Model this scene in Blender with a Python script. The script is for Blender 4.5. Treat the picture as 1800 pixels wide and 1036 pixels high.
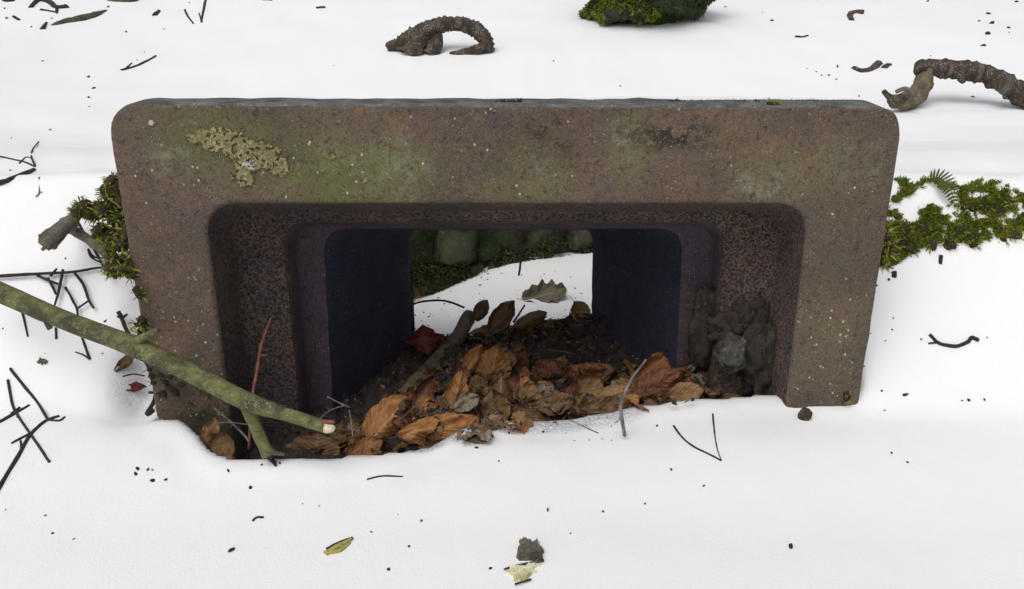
import bpy, bmesh, math, random
import numpy as np
from mathutils import Vector, Matrix, noise as mn
from mathutils.bvhtree import BVHTree

random.seed(7)
R = math.radians
for o in list(bpy.data.objects): bpy.data.objects.remove(o)
sc = bpy.context.scene
col = sc.collection

# ------------------------------------------------------------------ camera, light, exposure
TH = R(21.4); CT, ST = math.cos(TH), math.sin(TH); FPX = 1500.0
cd = bpy.data.cameras.new('camera'); cam = bpy.data.objects.new('camera', cd); col.objects.link(cam)
cd.sensor_width = 36; cd.lens = 36*FPX/1800; cd.clip_start = .01; cd.clip_end = 400
cam.rotation_euler = (math.pi/2-TH, 0, 0); sc.camera = cam

SUN_EL, SUN_AZ = R(58), R(208)            # azimuth clockwise from +Y : behind the camera, to the left
w = bpy.data.worlds.new('World'); sc.world = w; w.use_nodes = True
wn, wl = w.node_tree.nodes, w.node_tree.links
wn.clear()
sky = wn.new('ShaderNodeTexSky'); sky.sky_type = 'NISHITA'; sky.sun_disc = False
sky.sun_elevation = SUN_EL; sky.sun_rotation = SUN_AZ; sky.dust_density = 4; sky.air_density = 1.0
hs = wn.new('ShaderNodeHueSaturation'); hs.inputs['Saturation'].default_value = .32
bg = wn.new('ShaderNodeBackground'); bg.inputs['Strength'].default_value = .13
wo = wn.new('ShaderNodeOutputWorld')
wl.new(sky.outputs[0], hs.inputs['Color']); wl.new(hs.outputs[0], bg.inputs[0]); wl.new(bg.outputs[0], wo.inputs[0])
sd = bpy.data.lights.new('sun', 'SUN'); sd.energy = 1.0; sd.angle = R(50); sd.color = (1, .95, .88)
sun = bpy.data.objects.new('sun', sd); col.objects.link(sun)
sdir = Vector((math.sin(SUN_AZ)*math.cos(SUN_EL), math.cos(SUN_AZ)*math.cos(SUN_EL), math.sin(SUN_EL)))
sun.rotation_euler = sdir.to_track_quat('Z', 'Y').to_euler(); sun.location = sdir*5
sc.view_settings.view_transform = 'Standard'; sc.view_settings.look = 'None'
sc.view_settings.gamma = 1; sc.view_settings.use_curve_mapping = False
sc.view_settings.exposure = -0.09

# ------------------------------------------------------------------ helpers
def ray(x, y):
    u, v = (x-900)/FPX, (518-y)/FPX
    return Vector((u, CT+v*ST, v*CT-ST))
def P(x, y, Y):                            # point of the photograph at forward distance Y
    d = ray(x, y); return d*(Y/d.y)
def PZ(x, y, Z):
    d = ray(x, y); return d*(Z/d.z)
def PX(p):                                 # metres per photo pixel at p
    return (p.y*CT-p.z*ST)/FPX
def ss(a, b, x):
    t = min(1, max(0, (x-a)/(b-a))); return t*t*(3-2*t)
def fbm(p, s, o=3):
    return mn.fractal(Vector(p)*s, 1.0, 2.0, o)

class MT:                                  # small material builder
    def __init__(s, name, rough=.9):
        s.m = bpy.data.materials.new(name); s.m.use_nodes = True
        s.n, s.l = s.m.node_tree.nodes, s.m.node_tree.links
        s.b = s.n['Principled BSDF']; s.b.inputs['Roughness'].default_value = rough
        s.b.inputs['Specular IOR Level'].default_value = .3
        s.pos = s.n.new('ShaderNodeTexCoord').outputs['Object']
    def put(s, sock, v):
        if isinstance(v, bpy.types.NodeSocket): s.l.new(v, sock)
        elif isinstance(v, (tuple, list)): sock.default_value = (*v, 1) if len(v) == 3 and len(sock.default_value) == 4 else v
        else: sock.default_value = v
    def mapping(s, scale, vec=None, loc=(0, 0, 0)):
        q = s.n.new('ShaderNodeMapping'); q.inputs['Scale'].default_value = scale; q.inputs['Location'].default_value = loc
        s.l.new(vec or s.pos, q.inputs[0]); return q.outputs[0]
    def noise(s, scale, detail=4, rough=.6, vec=None, dist=0):
        q = s.n.new('ShaderNodeTexNoise'); q.inputs['Scale'].default_value = scale; q.inputs['Detail'].default_value = detail
        q.inputs['Roughness'].default_value = rough; q.inputs['Distortion'].default_value = dist
        s.l.new(vec or s.pos, q.inputs['Vector']); return q.outputs[0]
    def voro(s, scale, vec=None):
        q = s.n.new('ShaderNodeTexVoronoi'); q.inputs['Scale'].default_value = scale
        s.l.new(vec or s.pos, q.inputs['Vector']); return q.outputs['Distance']
    def rng(s, v, a, b, c=0, d=1):
        q = s.n.new('ShaderNodeMapRange'); s.l.new(v, q.inputs[0])
        for i, k in enumerate((a, b, c, d)): q.inputs[i+1].default_value = k
        return q.outputs[0]
    def mul(s, a, b, op='MULTIPLY'):
        q = s.n.new('ShaderNodeMath'); q.operation = op; s.put(q.inputs[0], a); s.put(q.inputs[1], b); return q.outputs[0]
    def mix(s, f, a, b):
        q = s.n.new('ShaderNodeMix'); q.data_type = 'RGBA'
        s.put(q.inputs[0], f); s.put(q.inputs[6], a); s.put(q.inputs[7], b); return q.outputs[2]
    def blob(s, c, r):                     # soft round mask about a point of the object
        m_ = s.mapping(tuple(1/k for k in r), loc=tuple(-a/k for a, k in zip(c, r)))
        q = s.n.new('ShaderNodeVectorMath'); q.operation = 'LENGTH'; s.l.new(m_, q.inputs[0])
        return s.rng(q.outputs['Value'], .3, 1, 1, 0)
    def island(s):
        return s.n.new('ShaderNodeNewGeometry').outputs['Random Per Island']
    def rand(s):
        return s.n.new('ShaderNodeObjectInfo').outputs['Random']
    def uv(s):
        return s.n.new('ShaderNodeTexCoord').outputs['UV']
    def bump(s, h, strength=.5, dist=.005):
        q = s.n.new('ShaderNodeBump'); q.inputs['Strength'].default_value = strength; q.inputs['Distance'].default_value = dist
        s.l.new(h, q.inputs['Height']); s.l.new(q.outputs[0], s.b.inputs['Normal'])
    def col(s, c): s.put(s.b.inputs['Base Color'], c); return s

def mesh(name, V, F, mats, parent=None, smooth=True, fm=None, uvs=None):
    me = bpy.data.meshes.new(name); me.from_pydata([tuple(v) for v in V], [], F); me.validate()
    for m_ in (mats if isinstance(mats, (list, tuple)) else [mats]): me.materials.append(m_)
    me.polygons.foreach_set('use_smooth', [smooth]*len(me.polygons))
    if fm is not None and len(fm) == len(me.polygons): me.polygons.foreach_set('material_index', fm)
    if uvs is not None:
        ul = me.uv_layers.new(name='UVMap')
        for lp in me.loops: ul.data[lp.index].uv = uvs[lp.vertex_index]
    o = bpy.data.objects.new(name, me); col.objects.link(o)
    if parent: o.parent = parent
    return o
def rebase(o, p):                          # move the origin of a mesh thing to p
    p = Vector(p); o.data.transform(Matrix.Translation(-p)); o.location = p
    return o
def tag(o, label=None, cat=None, group=None, kind=None):
    for k, v in (('label', label), ('category', cat), ('group', group), ('kind', kind)):
        if v: o[k] = v
    return o
def loft(loops, close=True):
    V, F, n = [], [], len(loops[0])
    for L in loops: V += L
    for i in range(len(loops)-1):
        for j in range(n if close else n-1):
            k = (j+1) % n
            F.append((i*n+j, i*n+k, (i+1)*n+k, (i+1)*n+j))
    return V, F
def grid(fn, nx, ny):
    V = [fn(i, j) for j in range(ny) for i in range(nx)]
    F = [(j*nx+i, j*nx+i+1, (j+1)*nx+i+1, (j+1)*nx+i) for j in range(ny-1) for i in range(nx-1)]
    return V, F
def spline(pts, rad, sub=4):
    """Catmull-Rom through points with radii"""
    if len(pts) == 2: pts = [pts[0], (pts[0]+pts[1])/2, pts[1]]; rad = [rad[0], (rad[0]+rad[1])/2, rad[1]]
    Q, RR = [], []
    n = len(pts)
    for i in range(n-1):
        p0, p1, p2, p3 = pts[max(0, i-1)], pts[i], pts[i+1], pts[min(n-1, i+2)]
        for k in range(sub):
            t = k/sub
            Q.append(.5*((2*p1)+(p2-p0)*t+(2*p0-5*p1+4*p2-p3)*t*t+(3*p1-p0-3*p2+p3)*t**3))
            RR.append(rad[i]*(1-t)+rad[i+1]*t)
    Q.append(pts[-1]); RR.append(rad[-1])
    return Q, RR
def tube_vf(pts, rad, seg=7, sub=4, rough=.12, jag=0, flat=1.0, ring=0):
    Q, RR = spline([Vector(p) for p in pts], rad, sub)
    loops = []; ref = Vector((.13, .2, 1)).normalized()
    sd_ = random.random()*50
    for i, q in enumerate(Q):
        d = (Q[min(i+1, len(Q)-1)]-Q[max(i-1, 0)]).normalized()
        a = d.cross(ref); a = a.normalized() if a.length > 1e-4 else Vector((1, 0, 0)); b = d.cross(a)
        L = []
        for j in range(seg):
            t = 2*math.pi*j/seg
            off = a*math.cos(t)*flat+b*math.sin(t)
            rr = RR[i]*(1+rough*mn.noise(Vector((j*1.7+sd_, i*.55, sd_)))+ring*math.sin(i*1.9+.6*math.sin(j)))
            p = q+off*rr
            if jag and i == len(Q)-1: p = p+d*RR[i]*jag*random.uniform(-1, 1)
            L.append(p)
        loops.append(L)
    V, F = loft(loops)
    n = len(V); V += [Q[0], Q[-1]]
    m_ = n-seg
    for j in range(seg):
        F.append((n, (j+1) % seg, j)); F.append((n+1, m_+j, m_+(j+1) % seg))
    return V, F
def tube(name, pts, rad, mat, parent=None, **k):
    V, F = tube_vf(pts, rad, **k); return mesh(name, V, F, mat, parent)
def rock_vf(c, r, seed, sub=2, amp=.35, freq=1.3, flat=None):
    bm = bmesh.new(); bmesh.ops.create_icosphere(bm, subdivisions=sub, radius=1)
    V = []
    for v in bm.verts:
        d = v.co.normalized(); k = 1+amp*mn.fractal(d*freq+Vector((seed*3.1, seed, -seed)), .8, 2, 3 if sub < 4 else 7)
        if flat: k = min(k, flat)
        V.append(Vector((c[0]+d.x*r[0]*k, c[1]+d.y*r[1]*k, c[2]+d.z*r[2]*k)))
    F = [tuple(v.index for v in f.verts) for f in bm.faces]; bm.free()
    return V, F

# ------------------------------------------------------------------ materials
def m_snow():
    m = MT('snow', .75)
    n = m.noise(9, 5, .65); f = m.noise(260, 3, .7)
    m.col(m.mix(m.rng(m.noise(35, 4), .35, .75), (.86, .865, .88), (.89, .892, .90)))
    gr = m.voro(190)
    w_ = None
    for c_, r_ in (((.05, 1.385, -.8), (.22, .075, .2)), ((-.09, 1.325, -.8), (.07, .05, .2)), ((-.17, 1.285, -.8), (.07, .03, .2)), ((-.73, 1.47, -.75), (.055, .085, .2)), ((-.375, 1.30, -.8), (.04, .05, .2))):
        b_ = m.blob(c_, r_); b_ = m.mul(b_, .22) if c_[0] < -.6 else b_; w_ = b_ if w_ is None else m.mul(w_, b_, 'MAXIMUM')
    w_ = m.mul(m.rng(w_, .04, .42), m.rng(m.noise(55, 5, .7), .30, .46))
    c = m.mix(m.mul(w_, .85), (.885, .889, .90), m.mix(m.rng(gr, .1, .6), (.30, .32, .35), (.60, .625, .66)))  # shade of the snow slope and hollows painted in as grey, with coarse grains
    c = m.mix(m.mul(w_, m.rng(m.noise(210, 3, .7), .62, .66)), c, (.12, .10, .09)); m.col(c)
    h = m.mul(m.mul(n, .5), m.mul(f, .25), 'ADD'); h = m.mul(h, m.mul(m.mul(gr, w_), -.8), 'ADD'); m.bump(h, .3, .012)
    return m.m
def m_soil(name, a, b, sc_=40):
    m = MT(name, .95)
    n = m.noise(sc_, 8, .75)
    c = m.mix(m.rng(n, .35, .65), a, b)
    c = m.mix(m.rng(m.noise(sc_*6, 3), .62, .72), c, tuple(min(1, k*2.2) for k in b))
    m.col(c); m.bump(n, 1, .012); return m.m
def m_rust(name, k=1.0, stains=True, pits=0, tint=(1, 1, 1)):
    m = MT(name, .85)
    m.pos = m.n.new('ShaderNodeNewGeometry').outputs['Position']
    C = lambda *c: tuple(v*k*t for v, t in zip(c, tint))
    k_l = ((-.196, -.326, .10, .06), (-.30, -.30, .03, .035), (.59, -.31, .09, .06), (.19, -.28, .05, .05), (.05, -.33, .05, .05), (-.57, -.31, .05, .05), (.42, -.35, .09, .05))
    big = m.noise(3.0, 6, .7); mid = m.noise(15, 9, .75); fine = m.noise(85, 6, .8); grain = m.noise(320, 3, .8)
    c = m.mix(m.rng(big, .38, .62), C(.150, .098, .082), C(.235, .148, .084))
    c = m.mix(m.rng(mid, .42, .60, 0, .9), c, C(.118, .100, .088))
    c = m.mix(m.rng(m.noise(8, 8, .8), .53, .68, 0, .6 if stains else .25), c, C(.155, .068, .038))
    c = m.mix(m.rng(m.noise(30, 7, .8), .60, .70, 0, .6 if stains else .2), c, C(.16, .07, .035))
    if stains:
        gn = m.rng(m.noise(9, 8, .75), .36, .60)
        for (cx, cz, rx, rz, s_) in ((-.30, -.34, .24, .09, 1), (-.38, -.26, .22, .05, .8), (-.08, -.33, .24, .09, .8), (.05, -.32, .06, .12, 1), (.2, -.29, .06, .10, .8), (-.5, -.28, .16, .10, .7), (.45, -.33, .2, .1, .4), (.57, -.5, .12, .35, .35)):
            c = m.mix(m.mul(m.mul(m.blob((cx, 1.4, cz), (rx, .5, rz)), gn), s_), c, (.158, .165, .052))
        c = m.mix(m.mul(m.rng(m.noise(30, 9, .82), .54, .66, 0, .7), m.rng(m.noise(4, 3), .42, .6)), c, (.205, .195, .125))
        c = m.mix(m.mul(m.rng(m.noise(21, 9, .85), .57, .63, 0, .75), m.rng(m.noise(6, 3), .46, .56)), c, (.25, .25, .175))
        for (cx, cz, rx, rz) in k_l: c = m.mix(m.mul(m.mul(m.blob((cx, 1.4, cz), (rx, .5, rz)), m.rng(m.noise(38, 9, .85), .47, .58)), .75), c, (.27, .27, .19))
        c = m.mix(m.mul(m.blob((.055, 1.4, -.335), (.035, .3, .06)), m.rng(m.noise(60, 6, .8), .5, .6)), c, (.26, .23, .08))
        c = m.mix(m.mul(m.mul(m.blob((.27, 1.4, -.27), (.14, .3, .035)), m.rng(m.noise(22, 7, .8), .49, .57)), .9), c, (.02, .016, .014))
        c = m.mix(m.mul(m.mul(m.blob((.07, 1.4, -.265), (.07, .3, .05)), m.rng(m.noise(25, 7, .8), .5, .58)), .9), c, (.025, .018, .016))
        c = m.mix(m.mul(m.blob((-.56, 1.4, -.77), (.08, .3, .13)), m.rng(mid, .4, .5)), c, (.035, .045, .012))
    c = m.mix(m.rng(m.noise(5.5, 5, .7), .36, .56, .5, 0), c, C(.082, .064, .054))
    c = m.mix(m.rng(fine, .32, .48, .85, 0), c, C(.022, .016, .014))
    c = m.mix(m.rng(grain, .36, .48, .5, 0), c, C(.03, .022, .018))
    c = m.mix(m.rng(grain, .54, .66, 0, .6), c, C(.23, .19, .15))
    sp = m.mul(m.rng(m.voro(130), .12, .17, 1, 0), m.rng(m.noise(18, 4, .7), .50, .58))
    c = m.mix(m.mul(sp, .8), c, (.40, .36, .29))
    if stains:
        sp2 = m.mul(m.rng(m.voro(72, m.mapping((1, 1, .8))), .10, .16, 1, 0), m.rng(m.noise(26, 3, .7), .55, .60))
        low = m.mul(m.rng(m.voro(85, m.mapping((1, 1, .75), loc=(.5, 0, 0))), .12, .18, 1, 0), m.mul(m.rng(m.noise(31, 3, .7), .46, .52), m.mul(m.blob((.57, 1.4, -.68), (.14, .3, .3)), m.blob((-.55, 1.4, -.68), (.14, .3, .25)), 'ADD')))
        c = m.mix(m.mul(m.mul(sp2, low, 'MAXIMUM'), .9), c, (.58, .55, .46))
    if pits: c = m.mix(m.rng(m.noise(190, 3, .7), .37, .46, .7, 0), c, C(.02, .015, .014))
    m.col(c)
    h = m.mul(m.mul(mid, .6), m.mul(fine, .6), 'ADD'); h = m.mul(h, m.mul(grain, .25), 'ADD')
    if pits: h = m.mul(h, m.mul(m.rng(m.noise(190, 3, .7), .36, .5), .7), 'ADD')
    m.bump(h, 1, .007)
    return m.m
def m_leaf(name, a, b, vein):
    m = MT(name, .55)
    u = m.n.new('ShaderNodeSeparateXYZ'); m.l.new(m.uv(), u.inputs[0])
    au = m.mul(m.mul(u.outputs[0], .5, 'SUBTRACT'), 0, 'ABSOLUTE')
    ph = m.mul(m.mul(u.outputs[1], 52), m.mul(au, 32), 'SUBTRACT')
    st = m.rng(m.mul(ph, 0, 'SINE'), .3, 1)
    mid = m.rng(au, .012, .03, 1, 0)
    n = m.noise(38, 6, .7)
    c = m.mix(m.rng(n, .36, .64), a, b)
    c = m.mix(m.rng(m.rand(), .3, 1, 0, .6), c, tuple(k*.42 for k in a)); c = m.mix(m.rng(m.noise(24, 5, .75), .5, .64, 0, .7), c, tuple(k*.35 for k in a))
    c = m.mix(m.mul(mid, .7), c, vein); c = m.mix(m.mul(st, .38), c, vein)
    c = m.mix(m.rng(m.noise(120, 4), .6, .7, 0, .6), c, tuple(k*.3 for k in a))
    m.col(c); m.bump(m.mul(n, st, 'ADD'), .5, .002)
    return m.m
def m_bark(name, cols, scale=(60, 60, 60), fl=None, rough=.85, b=.6):
    m = MT(name, rough)
    n = m.noise(1, 7, .7, m.mapping(scale)); n2 = m.noise(22, 4)
    c = m.mix(m.rng(n, .38, .62), cols[0], cols[1]); c = m.mix(m.rng(n2, .48, .62), c, cols[2])
    if fl: c = m.mix(m.mul(m.rng(m.noise(240, 4, .8), .53, .62), m.rng(m.noise(34, 4, .7), .46, .6)), c, fl)
    c = m.mix(m.rng(m.noise(300, 3, .8), .34, .46, .5, 0), c, tuple(k*.3 for k in cols[2]))
    m.col(c); m.bump(n, b, .004); return m.m
def m_moss(name, a, b, c2):
    m = MT(name, .8)
    c = m.mix(m.island(), a, b); c = m.mix(m.rng(m.noise(24, 4), .42, .66), c, c2)
    m.col(c); m.b.inputs['Subsurface Weight'].default_value = 0; return m.m
def m_stone():
    m = MT('mossy_stone', .92)
    n = m.noise(9, 8, .7)
    c = m.mix(m.rng(n, .4, .6), (.045, .045, .030), (.10, .10, .062))
    c = m.mix(m.rng(m.noise(6, 6, .7), .45, .58), c, (.03, .055, .016))
    c = m.mix(m.rng(m.noise(60, 5, .7), .6, .7), c, (.22, .21, .14))
    c = m.mix(m.rng(m.rand(), .55, .95, 0, .75), c, (.09, .08, .05))
    m.col(c); m.bump(m.noise(40, 8, .75), 1, .015); return m.m

M = dict(
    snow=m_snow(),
    soil=m_soil('dark_soil', (.022, .017, .018), (.085, .066, .063)),
    bank=m_soil('bank_soil', (.03, .022, .014), (.075, .055, .03), 25),
    rust=m_rust('rusty_casting'), recess=m_rust('pitted_casting', .95, False, 1, (.95, .97, 1.12)), rim=m_rust('worn_rim', .95, False, 1, (1.05, .9, .9)), middle=m_rust('middle_painted_shade', .80, False, 0, (.84, .88, 1.36)), inner=m_rust('inner_painted_shade', .46, False, 0, (.70, .98, 2.1)),  # middle and inner: shade of the deep recess painted in as darker, bluer tints
    edge=m_bark('weathered_edge', ((.085, .085, .085), (.16, .165, .16), (.06, .06, .06)), (30, 30, 90), (.3, .3, .27)),
    lichen=m_bark('lichen_crust', ((.15, .13, .055), (.42, .36, .19), (.22, .20, .085)), (170, 170, 170), (.62, .55, .36), .95, 1),
    white=m_bark('white_flake', ((.6, .58, .48), (.7, .68, .6), (.5, .47, .36)), (150, 150, 150)),
    orange=m_leaf('orange_leaf', (.25, .098, .028), (.38, .18, .062), (.44, .25, .11)),
    brown=m_leaf('brown_leaf', (.105, .058, .027), (.20, .115, .055), (.24, .15, .085)),
    tan=m_leaf('tan_leaf', (.23, .135, .055), (.32, .20, .095), (.18, .10, .045)),
    red=m_leaf('red_brown_leaf', (.155, .052, .026), (.21, .08, .042), (.29, .13, .075)),
    maroon=m_leaf('maroon_leaf', (.085, .013, .012), (.12, .02, .016), (.14, .03, .02)),
    grey=m_leaf('grey_leaf', (.18, .15, .10), (.26, .225, .16), (.32, .28, .2)),
    gbark=m_bark('green_bark', ((.095, .098, .038), (.19, .19, .078), (.055, .058, .03)), (45, 110, 110), (.30, .30, .18), b=.9),
    wood=m_bark('pale_wood', ((.62, .56, .36), (.72, .68, .5), (.5, .42, .2)), (90, 90, 90)),
    dark=m_bark('dark_twig', ((.022, .02, .02), (.05, .046, .043), (.03, .028, .026)), (120, 120, 120)),
    redt=m_bark('red_twig', ((.17, .065, .045), (.24, .10, .07), (.12, .05, .04)), (90, 90, 60)),
    pale=m_bark('pale_twig', ((.16, .14, .145), (.27, .24, .25), (.10, .085, .085)), (120, 120, 120), (.4, .37, .37)),
    root=m_bark('scaly_root', ((.035, .026, .018), (.085, .062, .042), (.05, .036, .025)), (45, 45, 45), (.5, .48, .44), .8, 1),
    log=m_bark('mottled_bark', ((.11, .085, .055), (.2, .16, .10), (.06, .048, .033)), (60, 60, 60), (.3, .25, .16), .85, 1),
    greyw=m_bark('grey_deadwood', ((.12, .105, .085), (.2, .18, .145), (.07, .06, .048)), (50, 160, 160), None, .9, 1),
    olive=m_bark('olive_bark', ((.075, .07, .038), (.14, .13, .07), (.05, .047, .028)), (70, 160, 70), (.24, .24, .15)),
    chip=m_bark('yellow_chip', ((.34, .30, .07), (.5, .45, .16), (.14, .11, .03)), (60, 200, 200)),
    palechip=m_bark('pale_chip', ((.55, .54, .32), (.75, .74, .55), (.45, .42, .18)), (60, 200, 200)),
    moss=m_moss('green_moss', (.04, .08, .008), (.22, .30, .025), (.26, .27, .03)),
    wmoss=m_moss('wall_moss', (.018, .04, .010), (.06, .085, .022), (.09, .095, .035)),
    ymoss=m_moss('yellow_moss', (.14, .15, .014), (.32, .31, .04), (.2, .22, .025)),
    dmoss=m_moss('dark_moss', (.012, .03, .006), (.04, .08, .012), (.05, .06, .015)),
    fern=m_moss('fern_green', (.05, .085, .015), (.11, .15, .03), (.08, .11, .02)),
    stone=m_stone(),
    rock=m_bark('wet_rock', ((.03, .028, .027), (.085, .08, .066), (.02, .018, .018)), (55, 55, 55), (.24, .23, .21), .5, 1),
    slab=m_bark('slab_rock', ((.022, .018, .015), (.055, .042, .032), (.014, .012, .012)), (70, 70, 22), (.11, .09, .06), .85, 1),
)

# ------------------------------------------------------------------ terrain
EDGE = [(268, 738), (325, 742), (350, 765), (372, 795), (420, 806), (600, 806), (680, 798), (760, 782), (820, 752), (900, 735), (1000, 735), (1080, 728), (1200, 714), (1300, 706), (1390, 698), (1415, 712), (1520, 716)]
EW = [PZ(x, y, -.785) for x, y in EDGE]
def yb(X):
    if X <= EW[0].x: return EW[0].y
    for a, b in zip(EW, EW[1:]):
        if X <= b.x: return a.y+(b.y-a.y)*(X-a.x)/(b.x-a.x+1e-9)
    return EW[-1].y
def yw(X): return 2.74+.42*X               # foot of the masonry wall behind the block
def H(X, Y):
    n = .018*mn.noise(Vector((X*1.1, Y*1.1, 3)))+.006*mn.noise(Vector((X*4, Y*4, 8)))+.002*mn.noise(Vector((X*15, Y*15, 1)))
    ax = abs(X)
    fr = -.797+n*.6-.02*max(0, 1.0-Y)+.02*ss(1.05, 1.3, Y)
    wl_ = 1.0 if X < 0 else 0
    rise0 = 1.36+.03*mn.noise(Vector((X*2, 5, 0)))
    side = fr+.285*ss(rise0, 1.70, Y)+.09*ss(1.60, 1.76, Y)
    te = -.425+.02*ss(1.8, 2.9, Y)+.105*min(5.5, max(0, Y-2.75))+.02*(min(Y, 8)-Y)*0+n*1.6
    te -= .14*ss(1.9, 2.7, Y)*ss(2.7, .95, ax)*ss(5.0, 3.0, Y)
    k = ss(1.66, 1.84, Y); side = side*(1-k)+te*k
    if X < -.62:                           # hollow beside the left edge of the block
        side -= .085*math.exp(-((X+.70)/.05)**2-((Y-1.49)/.09)**2)
    # in front of the block: ends at the snow edge
    b = yb(X)
    gz = math.exp(-((X-.04)/.12)**2)+.7*math.exp(-((X+.15)/.05)**2); wdt = .03; b += .006*mn.noise(Vector((X*24, 0, 1)))+.004*mn.noise(Vector((X*70, 4, 1)))
    ctr = fr+.006*math.exp(-((Y-b+.03)/.03)**2)-.012*gz*ss(b-.11, b-.01, Y)-.25*ss(b-.004, b+wdt, Y)
    s = ss(.615, .665, ax)
    h = ctr*(1-s)+side*s if Y < 1.9 else te
    # trench behind the block
    hw = min(.64, .42*Y-.05); t = ss(hw+.05, hw, ax)*ss(1.47, 1.52, Y)*ss(min(yw(X)+.20, 3.06), min(yw(X)+.10, 2.98), Y)
    if t > 0:
        fl = -.955+n*1.5-.11*ss(.02, -.45, X)*ss(2.1, 2.6, Y)+.01*ss(0, .4, X)
        fl -= .10*ss(2.06, 1.97, Y)
        h = h*(1-t)+fl*t
    if Y < -1 or ax > 3: h += 0
    return h
def axis(segs):
    out = [segs[0][0]]
    for a, b, st in segs:
        n = max(1, round((b-a)/st)); out += [a+(b-a)*(i+1)/n for i in range(n)]
    return out
XS = axis([(-60, -10, 5), (-10, -3, .5), (-3, -1.3, .06), (-1.3, 1.3, .011), (1.3, 3, .06), (3, 10, .5), (10, 60, 5)])
YS = axis([(-40, -4, 4), (-4, .6, .2), (.6, 1.15, .03), (1.15, 1.9, .0105), (1.9, 3.2, .022), (3.2, 6, .07), (6, 12, .4), (12, 80, 5)])
V, F = grid(lambda i, j: Vector((XS[i], YS[j], H(XS[i], YS[j]))), len(XS), len(YS))
def soilface(f):
    c = (V[f[0]]+V[f[2]])/2; n = (V[f[1]]-V[f[0]]).cross(V[f[3]]-V[f[0]]); n.normalize()
    if n.z < .55 and c.y > 1.47 and not (c.y < 1.64 and abs(c.x) > .58): return 1
    return 0
fm = [soilface(f) for f in F]
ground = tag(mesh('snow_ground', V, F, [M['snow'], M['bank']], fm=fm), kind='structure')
T_BVH = BVHTree.FromPolygons([tuple(v) for v in V], F)

def D(X, Y):                               # earth heaped on the floor of the opening
    z = -.872-.02*ss(1.6, 2.0, Y)
    z += .055*math.exp(-((X-.02)/.2)**2-((Y-1.50)/.095)**2)
    z += .05*math.exp(-((X-.2)/.12)**2-((Y-1.46)/.1)**2)
    z += .06*math.exp(-((X-.38)/.09)**2-((Y-1.52)/.1)**2)
    z += .035*math.exp(-((X+.12)/.05)**2-((Y-1.7)/.25)**2)
    z += .02*ss(.05, .4, X)*ss(1.45, 1.7, Y)
    z += (.034*ss(-.04, .12, X)-.045*ss(.02, -.10, X))*math.exp(-((Y-1.97)/.09)**2)
    z -= .03*ss(-.22, -.36, X)
    z -= .10*ss(2.02, 2.14, Y)
    z += .024*fbm((X, Y, 2), 13, 4)+.013*fbm((X, Y, 9), 55, 4)
    return z
NX, NY = 260, 220
FV, FF = grid(lambda i, j: Vector((-.62+1.24*i/(NX-1), 1.20+1.0*j/(NY-1), D(-.62+1.24*i/(NX-1), 1.20+1.0*j/(NY-1)))), NX, NY)
tag(mesh('earth_floor', FV, FF, M['soil']), kind='structure')
D_BVH = BVHTree.FromPolygons([tuple(v) for v in FV], FF)
def hit(b, x, y):
    r = ray(x, y).normalized(); h = b.ray_cast(Vector((0, 0, 0)), r)
    return (h[0], h[1]) if h[0] else (None, None)
def G(x, y, lift=0):                       # photo pixel on the snow
    p, n = hit(T_BVH, x, y)
    if p is None: p = P(x, y, 7)
    return p-p.normalized()*lift if lift else p
def GF(x, y, lift=0):                      # photo pixel on whichever of floor and snow comes first
    p, _ = hit(T_BVH, x, y); q, _ = hit(D_BVH, x, y)
    if p is None or (q is not None and q.length < p.length): p = q
    if p is None: p = P(x, y, 1.5)
    return p-p.normalized()*lift

# ------------------------------------------------------------------ the cast block
YF = 1.40
def rrect(cs, rad, na=9, nh=44, nv=22):
    """corner points tl,tr,br,bl (px) -> closed list of px points, rounded; same count for all loops"""
    out = []; cs = [Vector(c) for c in cs]
    for i in range(4):
        c = cs[i]; a = (cs[i-1]-c).normalized(); b = (cs[(i+1) % 4]-c).normalized(); r = rad[i]
        p0, p1 = c+a*r, c+b*r
        arc = []
        for k in range(na):
            t = k/(na-1); arc.append(p0*(1-t)**2+c*2*t*(1-t)*.92+p1*t*t+(p0*.5+p1*.5)*2*t*(1-t)*.08)
        out.append((arc, i))
    pts = []
    for q, (arc, i) in enumerate(out):
        pts += arc
        nxt = out[(q+1) % 4][0][0]; n = nh if i in (0, 2) else nv
        pts += [arc[-1].lerp(nxt, (k+1)/(n+1)) for k in range(n)]
    return pts
def plane_loop(cs, rad, Y): return [P(p.x, p.y, Y) for p in rrect(cs, rad)]
OUT = [(183, 182), (1592, 187), (1475, 940), (308, 940)]
R0 = [(357, 359), (1424, 359), (1366, 850), (420, 850)]
R0b = [(407, 371), (1368, 371), (1322, 850), (457, 850)]
R1 = [(495, 390), (1277, 390), (1240, 850), (537, 850)]
R2 = [(568, 402), (1201, 402), (1178, 850), (592, 850)]
R3 = [(716, 403), (1064, 403), (1062, 760), (722, 760)]
R4 = [(721, 404), (1042, 404), (1038, 760), (724, 760)]
Y0, Y1, Y2, Y3, Y4 = YF, 1.535, 1.617, 1.95, 2.01
lo = plane_loop(OUT, (62, 55, 30, 30), YF); li = plane_loop(R0, (58, 58, 20, 20), YF)
cen = Vector((-.01, YF, -.5))
def rough(p, amp, s=1.0):
    return p+Vector((0, amp*fbm(p, 16*s, 4), 0))
def shift(L, ins, dy):                     # inset a loop in its plane and push it back
    out = []
    n = len(L)
    for i, p in enumerate(L):
        t = (L[(i+1) % n]-L[i-1]); nrm = Vector((t.z, 0, -t.x)).normalized()
        if nrm.dot(cen-p) < 0: nrm = -nrm
        out.append(p+nrm*ins+Vector((0, dy, 0)))
    return out
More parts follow.
